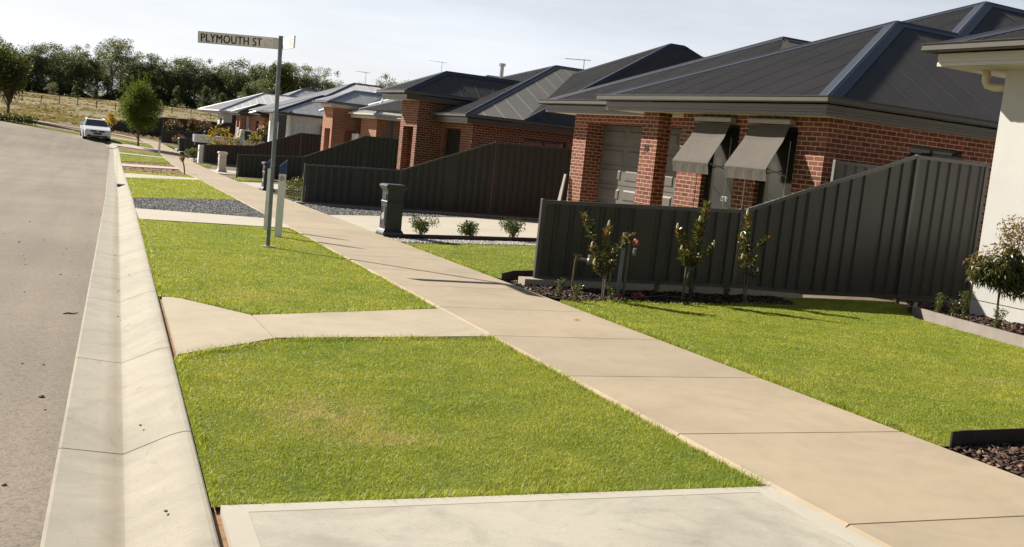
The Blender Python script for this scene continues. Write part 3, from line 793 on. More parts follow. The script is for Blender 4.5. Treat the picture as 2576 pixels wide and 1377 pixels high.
stones("bark_mulch", bed1, 330, .05, 'chip', "dark bark mulch in the bed under the charcoal fence", "mulch", -.004, .3, 1.8)
bed2 = [XY(2300, 784), XY(2440, 822), XY(2576, 862), XY(2800, 935), (12.6, 8.5), (12.6, 13.2), (11.75, 13.2)]
sheet("mulch_bed", bed2, .05, 'bed', 1.0)
stones("bark_mulch", bed2, 420, .05, 'chip', "brown bark mulch in the raised bed along the cream wall", "mulch", .055, .35, 1.8)
bed3 = [(5.29, 5.36), (5.29, 2.5), (8.5, 2.0), (8.5, 5.5), XY(2576, 1116)]
bed3 = [(5.29, 2.5), (8.5, 2.0), (8.5, 5.55), (6.1, 5.44), (5.29, 5.34)]
sheet("mulch_bed", bed3, -.01, 'bed', 1.0)
stones("bark_mulch", bed3, 1500, .045, 'chip', "coarse bark chips in the bed at the lower right corner", "mulch", -.002, .4, 1.7)

# dry grass over the paddock
pp = np.concatenate([np.column_stack([rng.uniform(-34, 22, 15000), rng.uniform(100, 150, 15000)]), np.column_stack([rng.uniform(-70, 40, 22000), rng.uniform(140, 262, 22000)])])
k_ = np.sin(pp[:, 0] * .23 + 2 * np.sin(pp[:, 1] * .07)) * np.sin(pp[:, 1] * .19 + .3 * pp[:, 0]) + rng.normal(0, .4, len(pp)) > .05
pp = pp[k_]; n = len(pp)
hh = rng.uniform(.08, .26, n); ww = rng.uniform(.18, .55, n); az = rng.uniform(0, np.pi, n)
b3 = np.column_stack([pp, Gv(pp) - .02]); sx = np.stack([np.cos(az), np.sin(az), 0 * az], 1) * ww[:, None]
V = np.stack([b3 - sx, b3 + sx, b3 + sx * rng.uniform(-.6, .9, (n, 1)) + np.array([0, 0, 1]) * hh[:, None]], 1).reshape(-1, 3)
MT['paddock_grass'] = leafmat("paddock_grass", (.21, .19, .085), (.38, .315, .175), .3, .8, .1, (1.1, 1.0, .7))
tag(np_mesh("paddock_grass", V, 3, 'paddock_grass'), "dry straw coloured grass tufts over the far paddock", "grass", None, 'stuff')

# ================================================================== FENCES
def vplane(px, py, y0):
    """point of the vertical plane y = y0 seen at a survey place"""
    return rayY(px, py, y0)
def fence(name, label, pts, mat='fence', rail='fence_rail', thick=.03, plinth=None, group='steel boundary fences', pitch=.235, cat="fence", posts=None):
    """pts: (x, y, ztop[, zbase]); one sheet panel, post and rails per bay"""
    x0, y0 = pts[0][0], pts[0][1]; zb = G(x0, y0)
    root = empty(name, (x0, y0, zb), 0, label, cat, group)
    L = [Vector((p[0] - x0, p[1] - y0, 0)) for p in pts]
    tops = [p[2] - zb for p in pts]; bots = [(p[3] if len(p) > 3 else G(p[0], p[1]) + .05) - zb for p in pts]
    for i in range(len(pts) - 1):
        d = L[i + 1] - L[i]; ln = d.length; d.normalize(); nrm = Vector((d.y, -d.x, 0))
        ka = not posts or i in posts; kb_ = not posts or (i + 1) in posts
        prof = []; s = .04 if ka else 0; ea = .03 if kb_ else 0; ph = (posts is not None and not ka) and (sum((L[q + 1] - L[q]).length for q in range(i)) % pitch) or 0
        if ph: prof.append((0, .012)); s = pitch - ph
        while s < ln - ea - .01:
            for a, o in ((0, .012), (.135, .012), (.16, -.016), (.21, -.016)): 
                if s + a < ln - ea: prof.append((s + a, o))
            s += pitch
        prof.append((ln - ea, .012))
        mb = MB(); V = []; F = []
        for s, o in prof:
            t = s / ln; p = L[i] + d * s + nrm * o
            V += [(p.x, p.y, bots[i] + (bots[i + 1] - bots[i]) * t + .01), (p.x, p.y, tops[i] + (tops[i + 1] - tops[i]) * t - .02)]
        for k in range(len(prof) - 1): F.append((2 * k, 2 * k + 2, 2 * k + 3, 2 * k + 1))
        mb.add(V, F).build("panel", mat, root)
        for nm, zz, hgt in (("top_rail", tops, .055), ("bottom_rail", bots, .06)):
            a = L[i] + d * (.03 if ka else 0); b = L[i + 1] - d * (.03 if kb_ else 0)
            za, zb2 = (zz[i] - hgt, zz[i + 1] - hgt) if nm == "top_rail" else (zz[i] - .02, zz[i + 1] - .02)
            w = nrm * .026
            mb = MB(); q = [a - w + Vector((0, 0, za)), b - w + Vector((0, 0, zb2)), b + w + Vector((0, 0, zb2)), a + w + Vector((0, 0, za))]
            mb.add(q + [p + Vector((0, 0, hgt)) for p in q], [(3, 2, 1, 0), (4, 5, 6, 7), (0, 1, 5, 4), (1, 2, 6, 5), (2, 3, 7, 6), (3, 0, 4, 7)])
            mb.build(nm, rail, root)
        if plinth and i < plinth:
            a = L[i] - d * (.22 if i == 0 else 0); b = L[i + 1]; w = nrm * .10
            q = [a - w, b - w, b + w * 1.6, a + w * 1.6]; zz = [bots[i] - .25, bots[i + 1] - .25, bots[i + 1] - .25, bots[i] - .25]
            q = [Vector((p.x, p.y, z)) for p, z in zip(q, zz)]
            MB().add(q + [p + Vector((0, 0, .245)) for p in q], [(3, 2, 1, 0), (4, 5, 6, 7), (0, 1, 5, 4), (1, 2, 6, 5), (2, 3, 7, 6), (3, 0, 4, 7)]).build("plinth", 'plinth', root)
    for i, p in enumerate(L):
        if posts and i not in posts: continue
        MB().box(p.x - .032, p.x + .032, p.y - .032, p.y + .032, bots[i] - .12, tops[i] + .015, .008).build("post", rail, root)
    return root
def fpts(y0, *pix, base=None):
    out = []
    for px, py in pix:
        p = vplane(px, py, y0); out.append((p.x, p.y, p.z))
    return out
f1 = fpts(13.68, (1368, 503), (1620, 516), (1866, 528), (2040, 473), (2200, 425), (2309, 391), )
cx = f1[-1]
f1.append((cx[0] + 1.55, cx[1] + .12, cx[2]))
f1 = [(x, y, z, G(x, y) + (.10 if i < 3 else .06)) for i, (x, y, z) in enumerate(f1)]
fence("steel_fence", "nearest charcoal steel fence, low beside the footpath and rising to the cream wall", f1, 'fence', plinth=3, posts=(0, 2, 5, 6))
print("fence1", [tuple(round(c, 2) for c in p) for p in f1])
f2 = fpts(32.3, (769, 413), (890, 420), (1008, 427), (1130, 391), (1248, 358), (1440, 374))
fence("steel_fence", "charcoal steel fence standing behind the black pillar letterbox and dark gravel", f2, 'fence_gr', plinth=6, posts=(0, 2, 4, 5))
f3 = fpts(53.2, (599, 388), (680, 391), (763, 394), (842, 368), (921, 342), (1003, 350))
fence("steel_fence", "greenish charcoal fence behind the blue-topped marker posts, third along the street", f3, 'fence_gr', posts=(0, 2, 4, 5))
f4 = fpts(71.0, (514, 364), (575, 365), (636, 366.5), (700, 350), (757, 334.5), (816, 340))
fence("steel_fence", "dark brown fence in front of the white utility", f4, 'fence_br', plinth=6, posts=(0, 2, 4, 5))
f4b = fpts(82.3, (466, 347), (540, 350), (600, 350), (634, 330.5), (656, 323.5), (690, 326))
fence("steel_fence", "dark fence behind the white utility, beside the wheelie bin", f4b, 'fence_br')
f5 = fpts(95.0, (407, 328.6), (450, 330.5), (489, 332), (520, 322), (552, 312), (569, 308.5), (618, 311))
fence("steel_fence", "farthest brown street fence, behind the wheelie bin", f5, 'fence_br')
bk = [rayY(256, 307, 103), rayY(330, 303, 103), rayY(411, 295, 104), rayY(480, 301, 104), rayY(560, 309, 104)]
fence("steel_fence", "long dark back fence at the foot of the dry paddock", [tuple(p) for p in bk], 'fence_br', pitch=.4)
# paddock wire fence: every post a part
root = empty("paddock_fence", P(103, 262), 0, "wire fence with thin dark posts crossing the dry paddock", "fence")
pq = [P(x, y) for x, y in ((55, 256), (103, 262), (149, 261.5), (195, 267.5), (242, 273.5), (290, 279), (338, 284.5), (432, 287), (480, 291), (530, 296))]
d0 = P(103, 262)
for p in pq:
    q = p - d0; MB().tube([(q.x, q.y, q.z - .1), (q.x, q.y, q.z + 1.25)], .07, 6).build("post", 'bark', root)
for hh_ in (.45, .8, 1.12):
    MB().tube([(p.x - d0.x, p.y - d0.y, p.z - d0.z + hh_) for p in pq], .008, 4).build("wire", 'bark', root)

# ================================================================== HOUSES
HA = math.radians(7.306)
def cliphalf(poly, ax, lim, keep_less):
    out = []
    for i, a in enumerate(poly):
        b = poly[(i + 1) % len(poly)]
        da = (a[ax] - lim) * (1 if keep_less else -1); db = (b[ax] - lim) * (1 if keep_less else -1)
        if da <= 0: out.append(a)
        if (da < 0 < db) or (db < 0 < da):
            t = da / (da - db); out.append(a.lerp(b, t))
    return out
def pnormal(poly):
    n = Vector((0, 0, 0))
    for i in range(len(poly)): n += Vector(poly[i]).cross(Vector(poly[(i + 1) % len(poly)]))
    n.normalize(); return n if n.z > 0 else -n
def corrugate(mb, poly, pitch=.076, k=6, amp=.011):
    poly = [Vector(p) for p in poly]; n = pnormal(poly)
    e = n.cross(Vector((0, 0, 1))).normalized(); up = n.cross(e)
    o = poly[0]; P2 = [Vector(((p - o).dot(e), (p - o).dot(up), 0)) for p in poly]
    s0 = min(p.x for p in P2); s1 = max(p.x for p in P2); st = pitch / k
    i0 = int(math.floor(s0 / st)); i1 = int(math.ceil(s1 / st))
    for i in range(i0, i1):
        a, b = i * st, (i + 1) * st
        q = cliphalf(cliphalf(P2, 0, a, False), 0, b, True)
        if len(q) < 3: continue
        vs = [o + e * p.x + up * p.y + n * (amp * math.sin(2 * math.pi * p.x / pitch) * (1.2 if int(math.floor((p.x + 1e-5) / pitch)) % 10 == 0 else 1)) for p in q]
        mb.add(vs, [tuple(range(len(vs)))])
def cap(mb, A, B, n1, n2, w=.17, lift=.022):
    A, B = Vector(A), Vector(B); d = (B - A).normalized(); av = (n1 + n2).normalized()
    fl = []
    for n in (n1, n2):
        f = n.cross(d).normalized()
        if f.dot(n2 if n is n1 else n1) > 0: f = -f
        if f.z > 0 and abs(f.z) > .02: f = -f
        fl.append(f)
    prof = [(fl[0] * w + n1 * .012), (fl[0] * w + n1 * (lift - .004)), fl[0] * .035 + n1 * lift, av * (lift + .028), fl[1] * .035 + n2 * lift, fl[1] * w + n2 * (lift - .004), fl[1] * w + n2 * .012, av * .0]
    V = [A + p for p in prof] + [B + p for p in prof]; m = len(prof)
    mb.add(V, [(i, (i + 1) % m, m + (i + 1) % m, m + i) for i in range(m)] + [tuple(range(m - 1, -1, -1)), tuple(range(m, 2 * m))])
def roof(root, planes, caps, mat='roof_dark', capmat='roof_cap', pitch=.076, k=6, cw=.17, name="roof"):
    mb = MB()
    for p in planes: corrugate(mb, p, pitch, k)
    me_r = mb.build(name, mat, root)
    ns = [pnormal([Vector(v) for v in p]) for p in planes]
    cb = MB()
    for A, B, i, j in caps: cap(cb, A, B, ns[i], ns[j], cw)
    cb.build("ridge_cap", capmat, me_r)
    return me_r
def hip(root, u0, v0, v1, z0, a, ue, mat='roof_dark', capmat='roof_cap', back=False, **kw):
    """hipped wing: front eave at u0 from v0 to v1, apex a, ridge running back to ue"""
    A = Vector(a); E = Vector((ue, a[1], a[2])); c0 = Vector((u0, v0, z0)); c1 = Vector((u0, v1, z0)); b = ue + (a[0] - u0 if back else 0)
    d0 = Vector((b, v0, z0)); d1 = Vector((b, v1, z0))
    pls = [[c0, c1, A], [c0, A, E, d0], [c1, d1, E, A]]
    cps = [(c0, A, 0, 1), (c1, A, 0, 2), (A, E, 1, 2)]
    if back: pls.append([d0, E, d1]); cps += [(d0, E, 1, 3), (d1, E, 2, 3)]
    return roof(root, pls, cps, mat, capmat, **kw)
GUT = [(-.005, .0), (.11, .0), (.125, .02), (.118, .085), (.135, .11), (.125, .118), (-.005, .118)]
def eaves(root, path, ztop=.30, gut='gutter', fas='fascia', groove=True):
    """gutter and fascia along an eave path, outward on the right of travel"""
    p = [(x, y, ztop - .118) for x, y in path]
    MB().sweep(p, GUT).build("gutter", gut, root)
    z0 = -.005; h = ztop - .135
    pr_ = [(-.14, z0), (-.05, z0), (-.05, z0 + .05), (-.058, z0 + .06), (-.058, z0 + .10), (-.05, z0 + .11), (-.05, h), (-.14, h)]
    MB().sweep([(x, y, 0) for x, y in path], pr_).build("fascia", fas, root)
def plate(root, rects, z=0.0, name="soffit", mat='soffit', t=.02):
    mb = MB()
    for i, (a, b, c, d) in enumerate(rects): mb.box(a, b, c, d, z + .0015 * i, z + t + .0015 * i)
    return mb.build(name, mat, root)
def wallbox(root, boxes, mat='brick', name="wall"):
    mb = MB()
    for b in boxes: mb.box(*b)
    return mb.build(name, mat, root, uv=True)
def window(root, u, v0, v1, z0, z1, face='u', glass='glass', frame='frame', mull=0, t=.05):
    """window in a wall facing -u (or -v when face is v); returns frame"""
    mb = MB()
    def bx(a, b, c, d, e0, e1):
        if face == 'u': mb.box(e0, e1, a, b, c, d)
        else: mb.box(a, b, e0, e1, c, d)
    w = .05
    bx(v0, v1, z0, z0 + w, u, u + t); bx(v0, v1, z1 - w, z1, u, u + t)
    bx(v0, v0 + w, z0 + w, z1 - w, u, u + t); bx(v1 - w, v1, z0 + w, z1 - w, u, u + t)
    for m in range(mull):
        c = v0 + (v1 - v0) * (m + 1) / (mull + 1); bx(c - .025, c + .025, z0 + w, z1 - w, u, u + t)
    f = mb.build("window", frame, root)
    mb = MB(); bx(v0 + w * .5, v1 - w * .5, z0 + w * .5, z1 - w * .5, u + t * .45, u + t * .62)
    mb.build("pane", glass, f)
    return f
def house(label, O, drop, name="brick_house", rot=HA):
    """O: soffit level corner point; the root stands at the floor"""
    r = empty(name, (O.x, O.y, O.z), rot, label, "house"); return r
def antenna(root, u, v, z, h=1.1, w=1.3, rz=.3):
    a = MB().tube([(u, v, z - .2), (u, v, z + h)], .02, 6).build("antenna", 'alu', root)
    m = MB(); c, s = math.cos(rz), math.sin(rz)
    m.tube([(u - c * w * .75, v - s * w * .75, z + h - .06), (u + c * w * .25, v + s * w * .25, z + h - .02)], .014, 5)
    for i in range(6):
        t = -.7 + .17 * i; l = .16 + .05 * i
        m.tube([(u + c * w * t - s * l, v + s * w * t + c * l, z + h - .05), (u + c * w * t + s * l, v + s * w * t - c * l, z + h - .05)], .009, 4)
    m.build("antenna_boom", 'alu', a)
    return a

# ---- number 10: brick house with two awnings -------------------------------
O10 = Vector((11.585, 15.531, 2.728)); H = -3.05     # floor of walls below soffit
h10 = house("red brick house with charcoal roof, two taupe window awnings and a garage door", O10, 0)
wallbox(h10, [(0, .24, 0, .72, H, 0), (0, .24, 1.72, 2.34, H, 0), (0, .24, 3.36, 4.2, H, 0),
              (0, .24, .72, 1.72, H, -2.35), (0, .24, 2.34, 3.36, H, -2.35), (0, .24, .72, 1.72, -.2, 0), (0, .24, 2.34, 3.36, -.2, 0),
              (.241, 2.1, 0, .24, H, 0), (3.5, 14, 0, .24, H, 0), (2.1, 3.5, 0, .24, H, -1.75), (2.1, 3.5, 0, .24, -.28, 0),
              (.241, 1.75, 3.96, 4.2, H, 0)])
wallbox(h10, [(-.06, .26, 4.95, 5.56, H, -.001)], name="pier")
wallbox(h10, [(1.2, 1.75, 9.92, 10.57, H, 0), (1.2, 1.45, 4.201, 9.919, -.22, 0), (1.755, 12, 10.33, 10.57, H, 0)], name="garage_wall")
window(h10, .11, .72, 1.72, -2.35, -.2, glass='glass2'); window(h10, .11, 2.34, 3.36, -2.35, -.2, glass='glass2')
window(h10, .10, 2.1, 3.5, -1.75, -.28, 'v', mull=1)
# garage door, five by four pressed panels
mb = MB(); mb.box(1.72, 1.76, 4.205, 9.915, -2.75, -.22)
nc, nr_ = 5, 5; cw_ = (9.9 - 4.25) / nc; rh = 2.5 / nr_
for c in range(nc):
    for r in range(nr_):
        a = 4.25 + c * cw_ + .09; b = a + cw_ - .18; z0 = -2.74 + r * rh + .11; z1 = z0 + rh - .22
        mb.add([(1.72, a, z0), (1.72, b, z0), (1.72, b, z1), (1.72, a, z1), (1.698, a + .04, z0 + .04), (1.698, b - .04, z0 + .04), (1.698, b - .04, z1 - .04), (1.698, a + .04, z1 - .04)],
               [(0, 1, 5, 4), (1, 2, 6, 5), (2, 3, 7, 6), (3, 0, 4, 7), (4, 5, 6, 7)])
gd = mb.build("garage_door", 'door', h10)
mb = MB()
for r in range(1, nr_): mb.box(1.714, 1.722, 4.21, 9.91, -2.745 + r * rh - .008, -2.745 + r * rh + .008)
mb.build("panel_seam", 'frame', gd)
E1 = Vector((6.2, 2.85, 2.42)); AM = Vector((9.6, 5.0, 3.81)); A1 = Vector((4.3, 2.85, 2.42)); A2 = Vector((4.86, 7.0, 2.35))
c0 = Vector((-.5, -.42, .3)); c1 = Vector((-.5, 6.5, .3)); g0 = Vector((.7, 2.6, .27)); g1 = Vector((.7, 11.4, .27)); m0 = Vector((1.02, -.42, .3)); m1 = Vector((1.02, 10.42, .3))
pls = [[c0, c1, A1], [c0, A1, E1, Vector((6.2, -.42, .3))], [Vector((6.2, -.42, .3)), E1, AM, Vector((17, 5, 3.81)), Vector((17, -.42, .3))],
       [c1, Vector((7, 6.5, .3)), Vector((7, 2.85, 2.42)), A1], [g0, g1, A2], [g1, Vector((10, 11.4, .27)), Vector((10, 7, 2.35)), A2], [g0, A2, Vector((10, 7, 2.35)), Vector((10, 2.6, .27))],
       [m0, m1, AM], [m1, Vector((17, 10.42, .3)), Vector((17, 5, 3.81)), AM]]
roof(h10, pls, [(c0, A1, 0, 1), (c1, A1, 0, 3), (A1, E1, 1, 3), (E1, AM, 7, 2), (AM, Vector((17, 5, 3.81)), 2, 8), (m1, AM, 7, 8), (g1, A2, 4, 5), (A2, Vector((8, 7, 2.35)), 5, 6)], cw=.2)
eaves(h10, [(14, 11.45), (.68, 11.45), (.68, 6.55), (-.52, 6.55), (-.52, -.45), (17, -.45)], .315)
plate(h10, [(-.44, 17, -.37, 6.47), (.75, 14, 6.475, 11.37)])
def awning(root, v0, v1, vl0, vl1, ul, wl):
    hb = MB().box(-.15, -.01, v0, v1, -.155, -.06, .02).build("awning", 'awn_box', root)
    mb = MB(); n = 12; V = []; F = []
    prof = [(-.10, -.18, 0), (ul * .4, -.18 + (wl + .18) * .37, .25), (ul * .75, -.18 + (wl + .18) * .73, .6), (ul, wl, 1), (ul - .012, wl - .03, 1), (ul + .01, wl - .13, 1), (ul + .03, wl - .235, 1)]
    for u, w, t in prof:
        a = v0 + .05 + (vl0 - v0 - .05) * t; b = v1 - .05 + (vl1 - v1 + .05) * t
        for i in range(n + 1):
            s = i / n; rip = .004 * math.sin(i * 1.9) * (1 if w < wl - .1 else 0) + .02 * math.sin(math.pi * s) * (0 if t in (0, 1) else 1)
            V.append((u + rip, a + (b - a) * s, w - (0 if t < 1 else .0)))
    for j in range(len(prof) - 1):
        for i in range(n): F.append((j * (n + 1) + i, j * (n + 1) + i + 1, (j + 1) * (n + 1) + i + 1, (j + 1) * (n + 1) + i))
    f = mb.add(V, F).build("fabric", 'awning', hb, smooth=False)
    md = f.modifiers.new("thick", 'SOLIDIFY'); md.thickness = .004
    for v, vl in ((v0 + .03, vl0), (v1 - .03, vl1)):
        MB().tube([(-.03, v, wl - .12), (ul + .02, vl, wl - .02)], .014, 6).build("arm", 'alu', hb)
        MB().tube([(-.05, v, -.45), (-.05, v, -2.6)], .008, 6).build("guide_rod", 'alu', hb)
    MB().tube([(ul + .03, vl0 - .02, wl - .015), (ul + .03, vl1 + .02, wl - .015)], .016, 8).build("front_bar", 'awning', hb)
    MB().tube([(ul + .03, vl0, wl - .235), (ul + .03, vl1, wl - .24)], .005, 5).build("hem", 'awning', hb)
awning(h10, .80, 1.97, .78, 1.95, -.58, -.98); awning(h10, 2.47, 3.62, 2.45, 3.60, -.58, -.97)
def rings(root, u, v, z, r=.036):
    mb = MB()
    for i in range(4):
        c = [(u, v - i * r * 1.25 + r * math.cos(t) * .9, z + r * 1.25 * math.sin(t)) for t in np.linspace(0, 2 * math.pi, 17)]
        mb.tube(c, .0045, 4, False)
    mb.build("ring_sticker", 'white', root)
rings(h10, .125, 2.78, -1.66); rings(h10, .125, 1.30, -1.60)
for s_, dz in (("1", 0), ("0", 0)):
    pass
text_mesh("house_number", "10", .22, 'ink', h10, Matrix.Translation((-.066, 5.42, -.86)) @ Matrix(((0, 0, -1, 0), (-1, 0, 0, 0), (0, 1, 0, 0), (0, 0, 0, 1))), .004, .8, .004)
MB().box(2.35, 3.2, -.30, -.02, -.78, -.40, .02).build("wall_unit", 'ac', h10)
# flue-like pale flashing on the far ridge
MB().box(7.2, 9.0, 6.6, 7.4, 2.33, 2.41).build("roof_flashing", 'alu', h10)

# side return fence at the corner of number 10
def h10w(u, v, w):
    c, s = math.cos(HA), math.sin(HA)
    return Vector((O10.x + u * c - v * s, O10.y + u * s + v * c, O10.z + w))
a, b = h10w(-.12, -.42, -.74), h10w(2.6, -.42, -.74)
fence("side_fence", "short pale-capped fence return at the brick corner behind the rising charcoal fence", [(a.x, a.y, a.z), ((a.x + b.x) / 2, (a.y + b.y) / 2, a.z), (b.x, b.y, b.z)], 'fence_pale', 'fence_pale')

# ---- brick house with tall entry pier --------------------------------------
O12 = Vector((11.694, 35.692, 2.372)); H = -3.1
h12 = house("dark brick house with charcoal roof and a tall niched entry pier", O12, 0)
wallbox(h12, [(0, .24, 0, .95, H, 0), (0, .24, 2.43, 2.70, H, 0), (0, .24, .95, 2.43, -.22, 0), (.241, 2.1, 0, .24, H, 0), (3.9, 14, 0, .24, H, 0), (2.1, 3.9, 0, .24, H, -1.5), (2.1, 3.9, 0, .24, -.3, 0)])
window(h12, .12, .95, 2.43, -2.9, -.22, glass='glass2', mull=1)
window(h12, .1, 2.1, 3.9, -1.5, -.3, 'v', mull=1)
pw = [(-1, -.76, 2.70, 3.02, H, .68), (-1, -.76, 4.03, 4.36, H, .68), (-1, -.76, 3.02, 4.03, -.28, .68), (-.759, 3, 2.70, 2.94, H, .68), (-.759, 3, 4.12, 4.36, H, .68)]
wallbox(h12, pw, name="entry_pier")
MB().box(.9, 1.0, 2.945, 4.115, H, .6).build("entry_door", 'frame', h12)
hip(h12, -.45, -.42, 10.8, .31, (6.05, 5.2, 2.89), 13)
hip(h12, -1.66, 2.36, 5.0, 1.0, (.42, 3.68, 1.92), 3.6, name="entry_roof")
hip(h12, 1.8, -.42, 7.5, .31, (9.9, 2.6, 4.22), 10.6, back=True, name="main_roof")
eaves(h12, [(-.47, 2.6), (-.47, -.45), (13, -.45)], .32)
er = empty_part = None
p2 = MB().sweep([(2.4, 5.02, .885), (-1.68, 5.02, .885), (-1.68, 2.34, .885), (1.1, 2.34, .885)], GUT).build("gutter", 'gutter', h12)
MB().sweep([(2.4, 5.02, .68), (-1.68, 5.02, .68), (-1.68, 2.34, .68), (.9, 2.34, .68)], [(-.14, 0), (-.05, 0), (-.05, .06), (-.058, .07), (-.058, .18), (-.14, .18)]).build("fascia", 'fascia', h12)
plate(h12, [(-1.58, 2.6, 2.44, 4.94)], .682); plate(h12, [(-.4, 13, -.38, 2.69), (-.4, 13, 4.37, 6.3)])
antenna(h12, 7.4, 5.2, 2.86, .5, 1.1, -.45); antenna(h12, 12.0, 2.9, 3.5, .5, .8, .3)

# ---- orange brick house with pale roof --------------------------------------
O14 = Vector((13.07, 56.5, 2.51)); H = -3.5
h14 = house("orange brick house with pale grey roof and narrow front windows", O14, 0)
wallbox(h14, [(0, .24, 0, .55, H, 0), (0, .24, .8, 1.2, H, 0), (0, .24, 1.45, 2.5, H, 0), (0, .24, .55, .8, -.95, 0), (0, .24, 1.2, 1.45, -.95, 0), (0, .24, .55, .8, H, -2.4), (0, .24, 1.2, 1.45, H, -2.4), (.241, 12, 0, .24, H, 0)], 'brick2')
window(h14, .1, .55, .8, -2.4, -.95); window(h14, .1, 1.2, 1.45, -2.4, -.95)
wallbox(h14, [(-1.3, -1.06, 3.65, 3.95, H, .45), (-1.3, -1.06, 4.95, 5.45, H, .45), (-1.3, -1.06, 3.95, 4.95, -.75, .45), (-1.059, -.55, 3.65, 3.89, H, .45), (.25, 2.5, 3.65, 3.89, H, .45), (-.55, .25, 3.65, 3.89, -.75, .45), (-1.059, 2.5, 5.2, 5.45, H, .45)], 'brick2', name="entry_pier")
MB().box(-.1, .0, 2.55, 3.6, H, -.9).build("entry_door", 'white', h14)
hip(h14, -.42, -.75, 4.5, .27, (1.9, 1.7, 1.42), 9, 'roof_pale', 'roof_pcap', k=4)
hip(h14, -1.75, 3.2, 5.75, .76, (.1, 4.4, 1.52), 3.2, 'roof_pale', 'roof_pcap', k=4, name="entry_roof")
hip(h14, -.3, -.42, 9.5, .27, (3.0, 6.2, 2.08), 9, 'roof_dark', 'roof_pcap', k=4, name="main_roof")
eaves(h14, [(-.44, 3.2), (-.44, -.78), (9, -.78)], .28, 'fascia_w', 'fascia_w')
MB().sweep([(2.2, 5.77, .65), (-1.77, 5.77, .65), (-1.77, 3.18, .65), (1.2, 3.18, .65)], GUT).build("gutter", 'gutter', h14)
MB().sweep([(2.2, 5.77, .45), (-1.77, 5.77, .45), (-1.77, 3.18, .45), (1.2, 3.18, .45)], [(-.4, 0), (-.3, 0), (-.3, .2), (-.4, .2)]).build("fascia", 'fascia_w', h14)
plate(h14, [(-1.4, 2.2, 3.5, 5.5)], .455); plate(h14, [(-.4, 9, -.7, 3.3)])
MB().box(.55, .74, -.62, -.43, H, .0).build("post", 'grey_render', h14)
MB().box(1.0, 8, -.70, -.45, .02, .3).build("beam", 'fascia_w', h14)

# ---- rendered house with slate portico --------------------------------------
O16 = Vector((11.37, 75.0, 2.42)); H = -3.7
h16 = house("white rendered house with striped grey roof and slate grey portico posts", O16, 0, "rendered_house")
wallbox(h16, [(0, 9, 0, .24, H, 0), (0, .24, .241, 3.2, H, 0)], 'white_render')
window(h16, -.02, .25, .65, -2.0, -.55, 'v', 'glass2', 'white'); window(h16, -.02, 1.0, 1.25, -2.0, -.55, 'v', 'glass2', 'white')
MB().box(-1.1, -.55, -.5, .35, H, -.02).build("portico_post", 'grey_render', h16)
MB().box(-1.1, -.85, 1.7, 2.05, H, -.02).build("portico_post", 'white', h16)
MB().tube([(2.4, -.1, -.05), (2.4, -.1, -.35), (2.1, -.12, -.55), (2.1, -.12, H)], .06, 8).build("downpipe", 'ac', h16)
hip(h16, -1.4, -.42, 3.3, .16, (2.6, 2.0, 1.66), 9, 'roof_pale', 'roof_cap', k=4)
hip(h16, -.4, -.42, 11, .16, (6.3, 6.0, 3.02), 8.3, 'roof_pale', 'roof_cap', k=4, back=True, name="main_roof")
eaves(h16, [(4, 3.35), (-1.42, 3.35), (-1.42, -.45), (9, -.45)], .17, 'gutter', 'fascia')
plate(h16, [(-1.35, 9, -.38, 3.27)])
antenna(h16, 7.2, 6.0, 3.0, 1.0, 1.3, .4)

# ---- small brick house --------------------------------------------------------
O18 = Vector((10.6, 84.0, 2.13)); H = -3.3
h18 = house("brick house with low charcoal roof behind the white utility", O18, 0)
wallbox(h18, [(0, .24, 0, 1.65, H, -.001), (0, .24, 2.7, 5.0, H, -.001), (0, .24, 1.65, 2.7, -.3, -.001), (.241, 8, 0, .24, H, -.001)], 'brick2')
wallbox(h18, [(-.9, -.5, 4.1, 4.4, H, 0), (-.9, -.5, 5.2, 5.5, H, 0)], 'brick2', name="porch_pier")
window(h18, .08, 1.65, 2.7, -2.9, -.3)
hip(h18, -.42, -.42, 3.4, .25, (.9, 1.3, .88), 8, 'roof_dark', 'roof_cap', k=4)
hip(h18, -1.2, 3.3, 6.2, .25, (.6, 4.6, 1.05), 8, 'roof_dark', 'roof_cap', k=4, name="porch_roof")
eaves(h18, [(4, 6.25), (-1.22, 6.25), (-1.22, 3.25), (-.44, 3.25), (-.44, -.45), (8, -.45)], .26)
plate(h18, [(-.38, 8, -.38, 3.3), (-1.15, 8, 3.305, 6.2)])

# ---- farthest white house -------------------------------------------------------
O20 = Vector((8.69, 97.0, 2.15)); H = -3.1
h20 = house("farthest white house with bright corrugated roof at the paddock end of the row", O20, 0, "rendered_house")
wallbox(h20, [(0, .24, .0, .55, H, 0), (0, .24, 1.5, 2.3, H, 0), (0, .24, .55, 1.5, -.4, 0), (.241, .75, 0, .24, H, 0), (2.0, 9, 0, .24, H, 0)], 'white_render')
window(h20, .08, .55, 1.5, -2.6, -.4, glass='glass2', frame='stake')
MB().box(.75, 2.0, .1, .2, H, -.02).build("garage_door", 'frame', h20)
hip(h20, -.42, -.42, 8.6, .31, (4.45, 4.0, 2.33), 10, 'roof_pale', 'roof_pcap', k=4)
eaves(h20, [(6, 8.65), (-.44, 8.65), (-.44, -.45), (9, -.45)], .32, 'white', 'fascia_w')
plate(h20, [(-.38, 9, -.38, 8.6)])
hx = house("long pale roofed house behind the farthest white house", Vector((14.5, 116.0, 2.9)), 0, "rendered_house")
wallbox(hx, [(0, 14, 0, 8, -3.2, 0)], 'white_render')
hip(hx, -.45, -.45, 8.5, .3, (5.2, 4.0, 3.05), 13, 'roof_pale', 'roof_pcap', k=4)
eaves(hx, [(13, 8.5), (-.47, 8.5), (-.47, -.47), (13, -.47)], .31, 'white', 'fascia_w')
hy = house("distant blue-grey roofed house between the brick houses, with a flue", Vector((20.5, 66.0, 4.3)), 0, "rendered_house")
